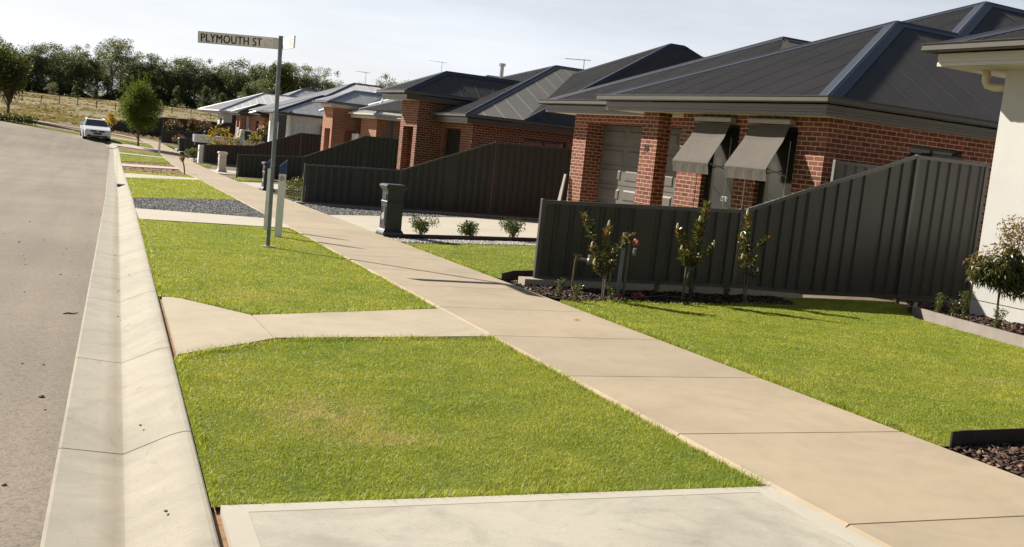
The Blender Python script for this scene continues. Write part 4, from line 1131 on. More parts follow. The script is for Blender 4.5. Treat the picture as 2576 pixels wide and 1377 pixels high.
wallbox(hy, [(0, 9, 0, 7, -5.5, 0)], 'render')
hip(hy, -.45, -.45, 7.5, .3, (3.6, 3.5, 2.2), 9, 'roof_pale', 'roof_pcap', k=4)
MB().tube([(4.2, 2.6, 1.6), (4.2, 2.6, 2.95)], .14, 8).tube([(4.2, 2.6, 2.9), (4.2, 2.6, 3.08)], .24, 8).build("flue", 'alu', hy)
antenna(hy, 1.2, 6.0, 1.3, 1.6, 1.5, .2)

# ---- cream rendered house at the right edge --------------------------------------
b11 = P(2437, 794, .04)
def zat(x, y, py):
    lo, hi = -2, 12
    for _ in range(50):
        m = (lo + hi) / 2; v = Vector((x, y, m)) - EYE
        yy = 688.5 - FOC * v.dot(CU) / v.dot(CF)
        if yy > py: lo = m
        else: hi = m
    return lo
O11 = Vector((b11.x, b11.y, zat(b11.x, b11.y, 176))); HA11 = math.radians(5.0)
print("h11", O11)
h11 = house("cream rendered house with deep eaves at the right edge of the lawn", O11, 0, "rendered_house", HA11)
H = -O11.z - .5
wallbox(h11, [(0, .2, -1.55, 0, H, 0), (0, .2, -2.6, -1.55, H, -2.55), (0, .2, -2.6, -1.55, -1.2, 0), (0, .2, -9, -2.6, H, 0), (.201, 6, -.2, 0, H, 0)], 'render')
window(h11, .06, -2.6, -1.55, -2.55, -1.2, glass='glass2', frame='stake')
MB().box(-.004, .002, -9, 0, -O11.z + .13, -O11.z + .138).build("weep_line", 'ac', h11)
eaves(h11, [(6, .80), (-.62, .80), (-.62, -9)], .31, 'gutter', 'fascia_w')
plate(h11, [(-.54, 6, -9, .72)])
hip(h11, -.6, -9, .78, .29, (4.4, -4.1, 2.35), 9, cw=.2)
MB().tube([(-.02, .32, .0), (-.02, .32, -.16), (0.0, .30, -.22), (.05, .20, -.25), (.1, -.02, -.25)], .055, 12).build("downpipe", 'pipe_cream', h11, smooth=True)

# ================================================================== STREET THINGS
# ---- street name sign
bp = P(674, 621); sp = empty("street_sign", bp, 0, "street name sign post on the grass verge, white blade lettered PLYMOUTH ST", "street sign")
PH = 3.36
MB().tube([(0, 0, -.2), (-.045, 0, PH)], .034, 16).build("pole", 'galv', sp, smooth=False)
MB().tube([(-.045, 0, PH - .05), (-.045, 0, PH + .012)], .037, 16).build("pole_cap", 'galv', sp)
MB().tube([(0, 0, -.05), (0, 0, .012)], .10, 12).build("footing", 'plinth', sp)
def blade(direction, length, droop, h=.172):
    d = Vector((direction[0], direction[1], 0)).normalized(); d = (d * math.cos(droop) - Vector((0, 0, 1)) * math.sin(droop))
    nrm = Vector((0, 0, 1)).cross(d).normalized()
    up = d.cross(nrm).normalized()
    if up.z < 0: up = -up
    return d, nrm, up
d, nr, up = blade((-1, 0), 1.25, .045)
if nr.y > 0: nr = -nr                                    # face towards the camera side
zc = PH - .11
M4 = Matrix.Identity(4)
for i, v in enumerate((-d, up, nr)):                     # reading direction runs towards the pole
    for k in range(3): M4[k][i] = v[k]
org = Vector((-.045, 0, zc))
def frame_pt(a, b, c): return org + d * a + up * b + nr * c
def blade_box(mb, a0, a1, b0, b1, c0, c1, fp):
    q = [fp(a, b, c) for c in (c0, c1) for a, b in ((a0, b0), (a1, b0), (a1, b1), (a0, b1))]
    mb.add(q, [(3, 2, 1, 0), (4, 5, 6, 7), (0, 1, 5, 4), (1, 2, 6, 5), (2, 3, 7, 6), (3, 0, 4, 7)])
mb = MB(); blade_box(mb, .10, 1.25, -.078, .094 - .016, -.006, .006, frame_pt); bl = mb.build("sign_blade", 'sign', sp)
mb = MB()
for b0, b1 in ((-.088, -.078), (.078, .088)): blade_box(mb, .04, 1.25, b0, b1, -.012, .012, frame_pt)
blade_box(mb, 1.25, 1.262, -.088, .088, -.012, .012, frame_pt)
mb.build("blade_edge", 'sign_tail', bl)
mb = MB(); blade_box(mb, .03, .115, -.084, .084, -.014, .014, frame_pt)
for b in (-.055, .055): blade_box(mb, .075, .09, b - .007, b + .007, .014, .019, frame_pt)
mb.build("bracket", 'sign_tail', sp)
T = Matrix.Translation(frame_pt(1.226, -.063, .0085)) @ M4
lt = text_mesh("lettering", "PLYMOUTH ST", .176, 'ink', bl, T, .0, .905, .001)
xs_ = [v.co for v in lt.data.vertices]; wid = max((c - frame_pt(1.232, 0, 0)).dot(-d) for c in xs_)
kx_ = .94 / wid
for v in lt.data.vertices:                               # condense the lettering to its true length
    r = (v.co - frame_pt(1.232, 0, 0)).dot(-d); v.co += (-d) * (r * kx_ - r)
bm = bmesh.new(); bm.from_mesh(lt.data)                 # a heavier stroke: the same letters struck twice, a hair apart
ge = bmesh.ops.duplicate(bm, geom=bm.verts[:] + bm.edges[:] + bm.faces[:])
bmesh.ops.translate(bm, vec=-d * .0055 + nr * .0004, verts=[v for v in ge['geom'] if isinstance(v, bmesh.types.BMVert)])
bm.to_mesh(lt.data); bm.free()
mb = MB()
def curve(cx, cy, rx, ry, t0, t1, r=.0022, rot=0):
    pts = []
    for t in np.linspace(t0, t1, 18):
        x, y = rx * math.cos(t), ry * math.sin(t)
        pts.append(frame_pt(.205 - (cx + x * math.cos(rot) - y * math.sin(rot)), cy + x * math.sin(rot) + y * math.cos(rot), .008))
    mb.tube(pts, r, 4)
curve(-.03, .0, .028, .02, .3, 5.6); curve(.015, .0, .03, .024, -2.2, 2.0, rot=.3); curve(.0, .012, .07, .035, -.2, 1.6, rot=.2)
curve(0, -.002, .04, .03, 2.6, 4.4, rot=.5); curve(.01, .02, .05, .03, .2, 1.2, .003)
mb.build("emblem", 'ink_f', bl)
mb = MB(); curve(.0, -.006, .075, .04, 3.9, 6.6); mb.build("emblem_sweep", 'ink_g', bl)
mb = MB()
for i in range(13): blade_box(mb, .275 - i * .0125, .267 - i * .0125, -.062, -.056, .006, .008, frame_pt)
mb.build("emblem_caption", 'ink_f', bl)
d2, n2, up2 = blade((0, -1), 1.25, .03)
if n2.x < 0: n2 = -n2
if n2.dot(Vector((1, 0, 0))) < 0: n2 = -n2
cam_side = n2 if n2.dot(EYE - (bp + org)) > 0 else -n2
def fp2(a, b, c): return org + Vector((.03, 0, 0)) + d2 * a + up2 * b + cam_side * c
mb = MB(); blade_box(mb, .06, 1.25, -.078, .078, -.006, .006, fp2); b2 = mb.build("sign_blade", 'sign', sp)
mb = MB()
for b0, b1 in ((-.088, -.078), (.078, .088)): blade_box(mb, .05, 1.25, b0, b1, -.012, .012, fp2)
blade_box(mb, 1.25, 1.262, -.09, .09, -.012, .012, fp2); mb.build("blade_edge", 'white', b2)
mb = MB()                                                # worn, edge-on lettering: only broken strokes can be made out
for a, b0, b1 in ((.30, .02, .055), (.34, -.045, -.015), (.52, .025, .055), (.55, -.05, -.01), (.72, -.05, .055), (.79, .02, .055), (.85, -.045, .03), (.93, -.05, .055), (1.02, -.06, .05), (1.08, .03, .055), (1.13, -.05, .045)):
    blade_box(mb, a, a + .026, b0, b1, .006, .0075, fp2)
for a in (.5, .64, .68, .72, .76, .80, .88): blade_box(mb, a, a + .02, -.07, -.064, .006, .0075, fp2)
mb.build("worn_lettering", 'ink_f', b2)

# ---- white marker posts
def marker(base, h, label, rz, rot_disc=True, w=.125):
    r = empty("marker_post", base, rz, label, "marker post", "white marker posts with slanted blue tops along the verge")
    MB().loft([(-.15, -w / 2, w / 2, -.024, .024), (h - .255, -w / 2, w / 2, -.024, .024)]).build("post", 'white', r)
    V = [(-w / 2 - .001, -.025, h - .255), (w / 2 + .001, -.025, h - .255), (w / 2 + .001, -.025, h), (-w / 2 - .001, -.025, h - .125)]
    MB().prism(V, (0, .05, 0)).build("blue_top", 'blue', r)
    MB().prism([(-w / 2 - .002, -.026, h - .125), (w / 2 + .002, -.026, h), (w / 2 + .002, -.026, h + .008), (-w / 2 - .002, -.026, h - .117)], (0, .052, 0)).build("top_edge", 'white', r)
    if rot_disc:
        MB().tube([(0, -.024, h - .335), (0, -.029, h - .335)], .052, 20).build("disc", 'disc', r)
        MB().tube([(0, -.029, h - .335), (0, -.032, h - .335)], .006, 8).build("bolt", 'frame', r)
    return r
marker(P(699, 596), 1.40, "white marker post with slanted blue top and round disc, right of the sign pole", -.33)
marker(P(671, 577), 1.45, "white marker post with blue top half hidden by the sign pole", -.30, False)
mk = marker(P(400, 388), 1.22, "small white marker post by the footpath near the round street tree", -.3)

# ---- pillar letterboxes
def pillar(base, mat, label, h=1.07, s=1.0, rz=HA, plaque=True):
    r = empty("letterbox", base, rz, label, "letterbox", "letterboxes along the footpath")
    lv = [(-.1, .235), (.05, .235), (.075, .225), (.12, .20), (.14, .182), (.66, .178), (.68, .19), (.71, .19), (.725, .178), (.90, .176), (.945, .19), (.985, .215), (1.0, .235), (1.035, .24), (1.045, .235), (1.07, .19)]
    MB().loft([(z * h / 1.07, -w * s, w * s, -w * s * .88, w * s * .88) for z, w in lv]).build("body", mat, r)
    if plaque:
        k = h / 1.07
        mb = MB(); mb.box(-.192 * s, -.176 * s, -.11 * s, .11 * s, .74 * k, .87 * k); mb.build("mail_slot", 'char' if mat == 'char' else 'sign_tail', r)
        mb = MB(); a = MB()
        for (y0, y1, z0, z1) in ((-.12, .12, .2, .215), (-.12, .12, .6, .615), (-.12, -.105, .215, .6), (.105, .12, .215, .6)): mb.box(-.19 * s, -.178 * s, y0 * s, y1 * s, z0 * k, z1 * k)
        mb.build("panel_moulding", mat, r)
        MB().tube([(-.178 * s, 0, .40 * k), (-.192 * s, 0, .40 * k)], .075 * s, 16).build("number_disc", 'alu', r)
    return r
pillar(P(980, 593), 'char', "charcoal pillar letterbox standing beside the pale driveway, nearest to the camera")
pillar(P(672, 481), 'char', "charcoal pillar letterbox half hidden behind the sign pole", 1.06)
pillar(P(557, 433), 'blush', "pale stone coloured pillar letterbox in front of the third fence", 1.10, 1.05)
lb = P(506, 409); r = empty("letterbox", lb, HA, "plain white box letterbox at the end of the brown fence", "letterbox", "letterboxes along the footpath")
MB().box(-.22, .22, -.17, .17, -.1, 1.12, .015).build("body", 'white', r)
MB().box(-.226, -.219, -.10, .10, .72, .82).build("mail_slot", 'char', r)

# ---- wheelie bin
r = empty("wheelie_bin", P(457, 383), HA, "dark wheelie bin standing at the end of the far fence", "bin")
MB().loft([(.06, -.22, .22, -.22, .22), (.92, -.29, .29, -.31, .31), (.94, -.29, .29, -.31, .31)]).build("bin_body", 'bin', r)
MB().loft([(.945, -.31, .31, -.34, .33), (.99, -.31, .31, -.34, .33), (1.05, -.26, .26, -.26, .2)]).build("lid", 'bin', r)
for s in (-1, 1): MB().tube([(s * .24, .22, .1), (s * .29, .22, .1)], .1, 12).build("wheel", 'tyre', r)

# ---- garden edgings
def edging(name, label, pts, h, t, mat, base=-.08, cat="garden edging", lift=None):
    o = Vector((pts[0][0], pts[0][1], G(*pts[0]))); r = empty(name, o, 0, label, cat)
    dd = [(x, y) for a, b in zip(pts, pts[1:]) for x, y in [(a[0] + (b[0] - a[0]) * k / 4, a[1] + (b[1] - a[1]) * k / 4) for k in range(4)]] + [pts[-1]]
    MB().sweep([(x - o.x, y - o.y, G(x, y) - o.z) for x, y in dd], [(-t / 2, base), (t / 2, base), (t / 2, h), (-t / 2, h)]).build("strip", mat, r)
    return r
edging("garden_edging", "dark steel garden edging across the lower right corner bed", [(5.33, 5.37), (5.45, 5.40), (8.5, 5.62)], .105, .012, 'corten')
edging("garden_edging", "dark low edging beside the footpath behind the nearest fence", [XY(1262, 705), XY(1290, 698), (6.6, 15.0)], .10, .012, 'corten')
edging("garden_edging", "dark edging strip between the white pebbles and the three small shrubs", [XY(965, 597), XY(1010, 600), XY(1180, 604), XY(1352, 609), (12.8, 22.4)], .09, .02, 'corten')
e_l = [XY(2303, 778), XY(2297, 790), XY(2400, 820), XY(2576, 869), XY(2760, 925), (9.9, 7.0)]
edging("garden_edging", "pale grey edging board in front of the cream wall bed", e_l, .11, .045, 'timber')

# ---- things by the nearest fence
b0 = P(1437, 738); r = empty("water_meter", b0, 0, "pipework and meter in shade before the nearest fence", "water meter")
mx = Vector((CR.x, CR.y, 0)).normalized()
def mm(a, z, o=0): v = mx * a; return (v.x + .3 * o, v.y + o, z)
MB().tube([mm(0, -.1), mm(.0, .2), mm(.005, .40), mm(.01, .46)], [.014, .014, .014, .02], 8).tube([mm(.01, .46), mm(.06, .475)], .024, 8).build("riser", 'brass', r)
MB().tube([mm(.02, .46), mm(.02, .52)], .02, 8).tube([mm(-.02, .525), mm(.09, .52)], .012, 6).build("tap", 'brass', r)
MB().tube([mm(.06, .475), mm(.16, .465), mm(.18, .46), mm(.30, .445), mm(.32, .44), mm(.47, .42), mm(.50, .40)], [.02, .022, .055, .06, .03, .025, .02], 10).build("meter_body", 'meter', r)
MB().tube([mm(.22, .48), mm(.22, .54)], .05, 12).build("meter_dial", 'meter', r)
MB().tube([mm(.50, .41), mm(.50, .2), mm(.49, -.1)], .014, 8).build("outlet_pipe", 'brass', r)
r = empty("conduit_stand", P(1553, 741), 0, "grey conduit pipes with a red tag beside the first magnolia", "conduit")
MB().tube([(0, 0, -.1), (.02, .01, .86)], .032, 10).build("conduit", 'pvc', r)
MB().tube([mm(.08, -.1), mm(.085, .75)], .022, 10).build("conduit", 'stake', r)
MB().box(.11, .205, -.075, -.06, .70, .79, .03).build("tag", 'red', r)
MB().prism([(.13, -.078, .775), (.185, -.078, .775), (.158, -.078, .72)], (0, .004, 0)).build("tag_mark", 'white', r)
MB().tube([(.16, -.06, .66), (.155, -.05, .56)], .025, 8).build("valve", 'pvc', r)
peg = None
for i, (x, y) in enumerate(((1596, 744), (1608, 744), (1556, 747), (1614, 748))):
    o = MB().loft([(-.02, -.03, .03, -.03, .03), (.03, -.03, .03, -.03, .03), (.045, -.015, .015, -.015, .015)]).build("plastic_peg", 'orange', loc=P(x, y))
    tag(o, "small orange peg lying in the shaded mulch bed", "peg", "orange pegs in the mulch")
c = MB().tube([(p.x, p.y, p.z + .02) for p in (P(1560, 750), P(1590, 753), P(1620, 751), P(1660, 748), P(1720, 752))], .006, 5).build("drip_hose", 'lav')
tag(c, "thin green drip hose across the shaded mulch bed", "hose")
c = MB().prism([h10w(.95, 10.75, -2.75), h10w(.95, 10.57, -2.75), h10w(1.1, 10.585, -1.62), h10w(1.1, 10.68, -1.62)], (.04, .02, 0)).build("plank", 'plank')
tag(c, "weathered board leaning on the left pier of the double-awning house", "plank")

# ---- loose bits on the road, kerb and paths
base_st = None
sp_px = [(48, 612), (9, 592), (59, 645), (61, 656), (63, 668), (167, 627), (159, 641), (218, 619), (197, 693), (153, 692), (61, 737), (183, 499), (226, 512), (110, 606), (56, 916), (110, 918), (105, 999), (114, 1031), (11, 1221), (140, 480), (230, 540), (75, 560), (20, 520), (180, 660)]
for i, (x, y) in enumerate(sp_px):
    h_ = -.09; p = P(x, y, h_); p.z = road_z(p.x, p.y) - .094
    if base_st is None:
        bm = bmesh.new(); bmesh.ops.create_icosphere(bm, subdivisions=1, radius=.5)
        for v in bm.verts: v.co *= random.uniform(.75, 1.25); v.co.z *= .7
        me = bpy.data.meshes.new("pebble"); bm.to_mesh(me); bm.free(); me.materials.append(MT['bark'])
        base_st = bpy.data.objects.new("pebble", me); COL.objects.link(base_st); o = base_st
        tag(o, "small dark pebble lying loose on the grey asphalt road", "pebble", "loose pebbles on the road")
    else: o = base_st.copy(); COL.objects.link(o)
    s = random.uniform(.014, .032) * (1.3 if i in (0, 16) else 1); o.location = p; o.scale = (s * 1.2, s, s); o.rotation_euler = (0, 0, random.uniform(0, 6))
for i, (x, y, hh_) in enumerate(((353, 1070, -.06), (417, 1286, -.04), (296, 735, -.1), (325, 692, -.05), (289, 643, -.12), (300, 731, -.11), (297, 797, -.1))):
    o = base_st.copy(); COL.objects.link(o); p = P(x, y, hh_); o.location = p; o.scale = (.026, .02, .014)
    o['label'] = "tiny dark crumb lying on the pale kerb"; o['group'] = "crumbs on the kerb"
lf = MB().add([(0, 0, .004), (.05, .02, .012), (.1, 0, .02), (.05, -.025, .006)], [(0, 1, 2, 3)])
o = lf.build("fallen_leaf", 'yellow', loc=P(1440, 806, .014)); tag(o, "brown leaf lying on the footpath near the mulch bed", "leaf")
o = MB().add([(0, 0, .002), (.06, .012, .01), (.13, 0, .004), (.06, -.012, .004)], [(0, 1, 2, 3)]).build("fallen_leaf", 'stake', loc=P(3330 * .6708, 1598 * .6708, .02)); tag(o, "dry strip of bark at the lawn edge of the footpath", "bark strip")
o = MB().tube([(0, 0, 0), (.04, .03, .006), (.09, .03, .0), (.13, .07, .006)], [.004, .007, .006, .003], 5).build("twig", 'bark', loc=P(158, 790, -.09)); tag(o, "dark twig lying on the asphalt near the kerb", "twig")
cv = P(612, 491, .012); o = MB().box(-.3, .3, -.16, .16, -.02, .006).build("pit_cover", 'cross', loc=cv); tag(o, "pale rectangular pit cover set in the footpath", "pit cover")
kp = P(300, 462); o = MB().box(-.16, .12, -.20, .2, -.07, .0).build("drain_outlet", 'frame', loc=(kx(kp.y) - .20, kp.y, G(.3, kp.y) - .02)); tag(o, "dark drain outlet opening in the kerb face", "drain")

# ================================================================== VEHICLES
def wheel(root, x, y, r, w, side):
    t = MB().tube([(x - w / 2, y, r), (x + w / 2, y, r)], r, 24).build("wheel", 'tyre', root)
    MB().tube([(x + side * (w / 2 - .01), y, r), (x + side * (w / 2 + .008), y, r)], r * .64, 20).build("rim", 'rim', t)
    mb = MB()
    for k in range(5):
        a = k * 2 * math.pi / 5; c, s = math.cos(a), math.sin(a)
        mb.tube([(x + side * (w / 2 + .012), y + c * r * .12, r + s * r * .12), (x + side * (w / 2 + .012), y + c * r * .58, r + s * r * .58)], .03, 5)
    mb.build("spokes", 'rim', t); return t
def loft_rings(mb, rings):
    m = len(rings[0]); vs = [p for r in rings for p in r]; fs = []
    for i in range(len(rings) - 1):
        for k in range(m): fs.append((i * m + k, i * m + (k + 1) % m, (i + 1) * m + (k + 1) % m, (i + 1) * m + k))
    fs += [tuple(range(m - 1, -1, -1)), tuple((len(rings) - 1) * m + k for k in range(m))]
    return mb.add(vs, fs)
car = empty("parked_car", P(236, 351) + Vector((0, 2.3, 0)), .10, "white station wagon parked at the kerb on the far bend", "car")
car.location.z = road_z(car.location.x, car.location.y) - .10
# y runs to the rear; front is at -y
st = [(-2.36, .30, .52, .62, .66, .74, .70), (-2.28, .24, .50, .70, .74, .86, .80), (-2.05, .2, .48, .78, .82, .90, .86), (-1.6, .19, .50, .86, .91, .905, .89), (-1.05, .19, .52, .95, .985, .91, .88), (0, .19, .55, .98, 1.0, .91, .89), (1.2, .19, .58, 1.0, 1.02, .91, .89), (2.0, .22, .6, 1.0, 1.03, .90, .87), (2.34, .3, .62, .98, 1.0, .84, .80), (2.40, .42, .64, .9, .93, .76, .72)]
rings_ = [[(-w2 * .94, y, zl), (-w2, y, zm), (-w2 * .995, y, zb - .06), (-w3, y, zt), (w3, y, zt), (w2 * .995, y, zb - .06), (w2, y, zm), (w2 * .94, y, zl)] for y, zl, zm, zb, zt, w2, w3 in st]
loft_rings(MB(), rings_).build("body", 'car_white', car, smooth=False)
gh = [(-1.05, .96, .88, .97, .86), (-.98, .98, .87, 1.02, .84), (-.25, .99, .86, 1.42, .64), (.3, .99, .86, 1.475, .62), (1.4, 1.0, .86, 1.465, .61), (2.0, 1.0, .85, 1.40, .59), (2.3, 1.0, .82, 1.05, .70)]
loft_rings(MB(), [[(-a, y, z0), (-b, y, z1), (b, y, z1), (a, y, z0)] for y, z0, a, z1, b in gh]).build("cabin", 'car_white', car)
MB().add([(-.74, -1.03, 1.005), (.74, -1.03, 1.005), (.585, -.30, 1.405), (-.585, -.30, 1.405)], [(0, 1, 2, 3)]).prism([(-.76, -1.0, 1.015), (.76, -1.0, 1.015), (.60, -.29, 1.418), (-.60, -.29, 1.418)], (0, -.02, .02)).build("windscreen", 'car_glass', car)
for s in (-1, 1):
    mb = MB(); mb.prism([(s * .872, -.78, 1.02), (s * .655, -.22, 1.395), (s * .64, .3, 1.43), (s * .872, .35, 1.02)], (s * .012, 0, .006))
    mb.prism([(s * .872, .42, 1.02), (s * .645, .38, 1.43), (s * .628, 1.35, 1.42), (s * .870, 1.38, 1.02)], (s * .012, 0, .006))
    mb.prism([(s * .868, 1.46, 1.02), (s * .628, 1.43, 1.42), (s * .60, 1.95, 1.38), (s * .85, 2.12, 1.06)], (s * .012, 0, .006))
    mb.build("side_window", 'car_glass', car)
    MB().tube([(s * .60, -.15, 1.47), (s * .60, .0, 1.525), (s * .59, 1.6, 1.52), (s * .585, 1.8, 1.45)], .02, 6).build("roof_rail", 'alu', car)
    m = MB().loft([(.96, s * .97 - .09, s * .97 + .09, -.72, -.62), (1.04, s * .98 - .11, s * .98 + .11, -.74, -.6), (1.09, s * .98 - .08, s * .98 + .08, -.72, -.61)]).build("mirror", 'car_white', car)
    MB().prism([(s * .86, -2.13, .60), (s * .50, -2.335, .58), (s * .48, -2.30, .70), (s * .62, -2.20, .76), (s * .88, -1.95, .80)], (s * .012, -.03, .004)).build("headlight", 'lamp', car)
    MB().prism([(s * .80, -2.30, .30), (s * .50, -2.385, .30), (s * .50, -2.385, .38), (s * .80, -2.30, .40)], (0, -.012, 0)).build("fog_lamp", 'car_black', car)
    for yy in (-1.5, 1.32):
        wheel(car, s * .78, yy, .325, .215, s)
        MB().tube([(s * .905, yy, .335), (s * .922, yy, .335)], .37, 24).build("wheel_arch", 'car_black', car)
MB().prism([(-.48, -2.355, .59), (.48, -2.355, .59), (.46, -2.34, .70), (-.46, -2.34, .70)], (0, -.02, 0)).build("grille", 'car_black', car)
MB().tube([(0, -2.35, .655), (0, -2.385, .655)], .06, 18).build("badge", 'alu', car)
MB().box(-.28, .28, -2.405, -2.375, .42, .545).build("number_plate", 'car_black', car)
MB().box(-.70, .70, -2.40, -2.36, .24, .34).build("lower_grille", 'car_black', car)
MB().tube([(-.7, -2.39, .235), (.7, -2.39, .235)], .012, 6).build("chrome_strip", 'alu', car)

# ---- utility with a tray, side-on
uy = 76.6; ut = rayY(486, 352, uy); ub = G(ut.x + 2.5, uy)
ute = empty("utility_truck", (ut.x, uy, G(ut.x + 2.5, uy) + .44), .0, "white utility with a flat tray parked side-on behind the brown fence", "ute")
# x runs towards its nose
MB().box(.0, 2.75, -.92, .92, .62, .70).box(.0, .03, -.92, .92, .70, 1.10).box(2.72, 2.75, -.92, .92, .70, 1.10).box(.031, 2.719, -.92, -.89, .701, 1.10).box(.031, 2.719, .89, .92, .701, 1.10).build("tray", 'car_white', ute)
MB().box(.1, 2.7, -.93, -.92, .70, .73).box(.1, 2.7, -.93, -.92, .88, .895).build("tray_rail", 'alu', ute)
MB().box(.1, 2.6, -.5, .5, .40, .60).build("chassis", 'car_black', ute)
sec = [(2.82, .42, .45, 1.0, .9), (2.9, .40, .45, 1.02, .9), (4.25, .40, .45, 1.03, .9), (4.4, .42, .5, 1.02, .88), (5.2, .46, .5, .95, .84), (5.33, .55, .55, .80, .74)]
loft_rings(MB(), [[(x, -w * .96, zl), (x, -w, zl + .3), (x, -w * .97, zt - .05), (x, -w * .9, zt), (x, w * .9, zt), (x, w * .97, zt - .05), (x, w, zl + .3), (x, w * .96, zl)] for x, zl, _, zt, w in sec]).build("body", 'car_white', ute)
loft_rings(MB(), [[(x, -a, 1.0), (x2, -b, z), (x2, b, z), (x, a, 1.0)] for x, x2, a, b, z in ((2.84, 2.9, .86, .70, 1.62), (3.0, 3.0, .86, .70, 1.69), (3.7, 3.6, .86, .69, 1.70), (4.3, 3.75, .85, .67, 1.66))]).build("cabin", 'car_white', ute)
for s in (-1, 1):
    MB().prism([(3.15, s * .868, 1.05), (4.1, s * .862, 1.05), (3.65, s * .715, 1.60), (3.15, s * .72, 1.62)], (0, s * .012, .004)).build("side_window", 'car_glass', ute)
    MB().loft([(.98, 4.0, 4.1, s * 1.0 - .1, s * 1.0 + .1), (1.2, 3.98, 4.1, s * 1.0 - .1, s * 1.0 + .1)]).build("mirror", 'car_black', ute)
    MB().box(5.18, 5.30, s * .62 - .15, s * .62 + .15, .72, .86, .02).build("headlight", 'lamp', ute)
    for xx in (1.35, 4.55):
        t = MB().tube([(xx, s * .66, .36), (xx, s * .88, .36)], .36, 24).build("wheel", 'tyre', ute)
        MB().tube([(xx, s * .87, .36), (xx, s * .89, .36)], .22, 18).build("rim", 'rim', t)
        if xx > 4: MB().tube([(xx, s * .855, .38), (xx, s * .875, .38)], .43, 24).build("wheel_arch", 'car_black', ute)
MB().prism([(4.28, -.78, 1.07), (4.28, .78, 1.07), (3.80, .62, 1.60), (3.80, -.62, 1.60)], (.02, 0, .01)).build("windscreen", 'car_glass', ute)
mb = MB()
for y in (-.7, -.23, .23, .7): mb.tube([(2.78, y, 1.1), (2.78, y, 1.78)], .025, 6)
mb.tube([(2.78, -.72, 1.78), (2.78, .72, 1.78)], .03, 6); mb.build("headboard", 'car_white', ute)

ute.scale = (1.06, 1.06, 1.06)

# ================================================================== PLANTS
def limb_tree(mb, h, r0, n, spread, top, seed, start=.25, wob=.05):
    rr = random.Random(seed); tips = []
    tr = [(rr.uniform(-wob, wob) * i * .2, rr.uniform(-wob, wob) * i * .2, h * i / 6 - .05) for i in range(7)]
    mb.tube(tr, [r0 * (1 - .12 * i) for i in range(7)], 8)
    for i in range(n):
        t = start + (1 - start) * rr.random(); z = h * t; a = rr.uniform(0, 6.28); l = spread * rr.uniform(.5, 1)
        k = tr[min(6, int(t * 6))]; e = (k[0] + math.cos(a) * l, k[1] + math.sin(a) * l, z + (top - h) * rr.uniform(.3, 1))
        m = (k[0] + math.cos(a) * l * .4, k[1] + math.sin(a) * l * .4, z + (e[2] - z) * .55)
        mb.tube([(k[0], k[1], z), m, e], [r0 * .45, r0 * .3, r0 * .1], 5); tips.append(e)
    return tips
def leafy(root, name, n, centers, rad, L, W_, mat, up=.3, sq=(1, 1, 1), out=.8):
    p, off = clumps(n, centers, rad, sq)
    d = rdirs(n, up) + off / (np.linalg.norm(off, axis=1)[:, None] + 1e-6) * out
    return leaves(name, p, d, L * rng.uniform(.7, 1.25, n), W_ * rng.uniform(.75, 1.2, n), mat, root)

# small shrubs beside the driveway
def shrub(base, h, w, label, n=520, mat='shrub', group=None, name="shrub", L=.05):
    r = empty(name, base, random.uniform(0, 6), label, "shrub", group)
    mb = MB(); cs = []
    for i in range(9):
        a = random.uniform(0, 6.28); q = random.uniform(.2, 1) * w / 2
        e = (math.cos(a) * q, math.sin(a) * q, h * random.uniform(.5, .9)); cs.append(e)
        mb.tube([(0, 0, -.03), (e[0] * .5, e[1] * .5, e[2] * .55), e], [.01, .007, .004], 5)
    mb.build("stems", 'stem', r)
    leafy(r, "foliage", n, cs + [(0, 0, h * .45)], w * .24, L, L * .55, mat); return r
gshr = "three small shrubs beside the pale driveway"
shrub(P(1060, 595), .36, .50, "small loose shrub nearest the charcoal letterbox, left of three", 950, group=gshr)
shrub(P(1187, 600), .30, .52, "low rounded shrub between two others beside the pale driveway", 1100, group=gshr)
shrub(P(1290, 605), .40, .56, "taller straggly shrub by the fence end, right of three", 1050, group=gshr)

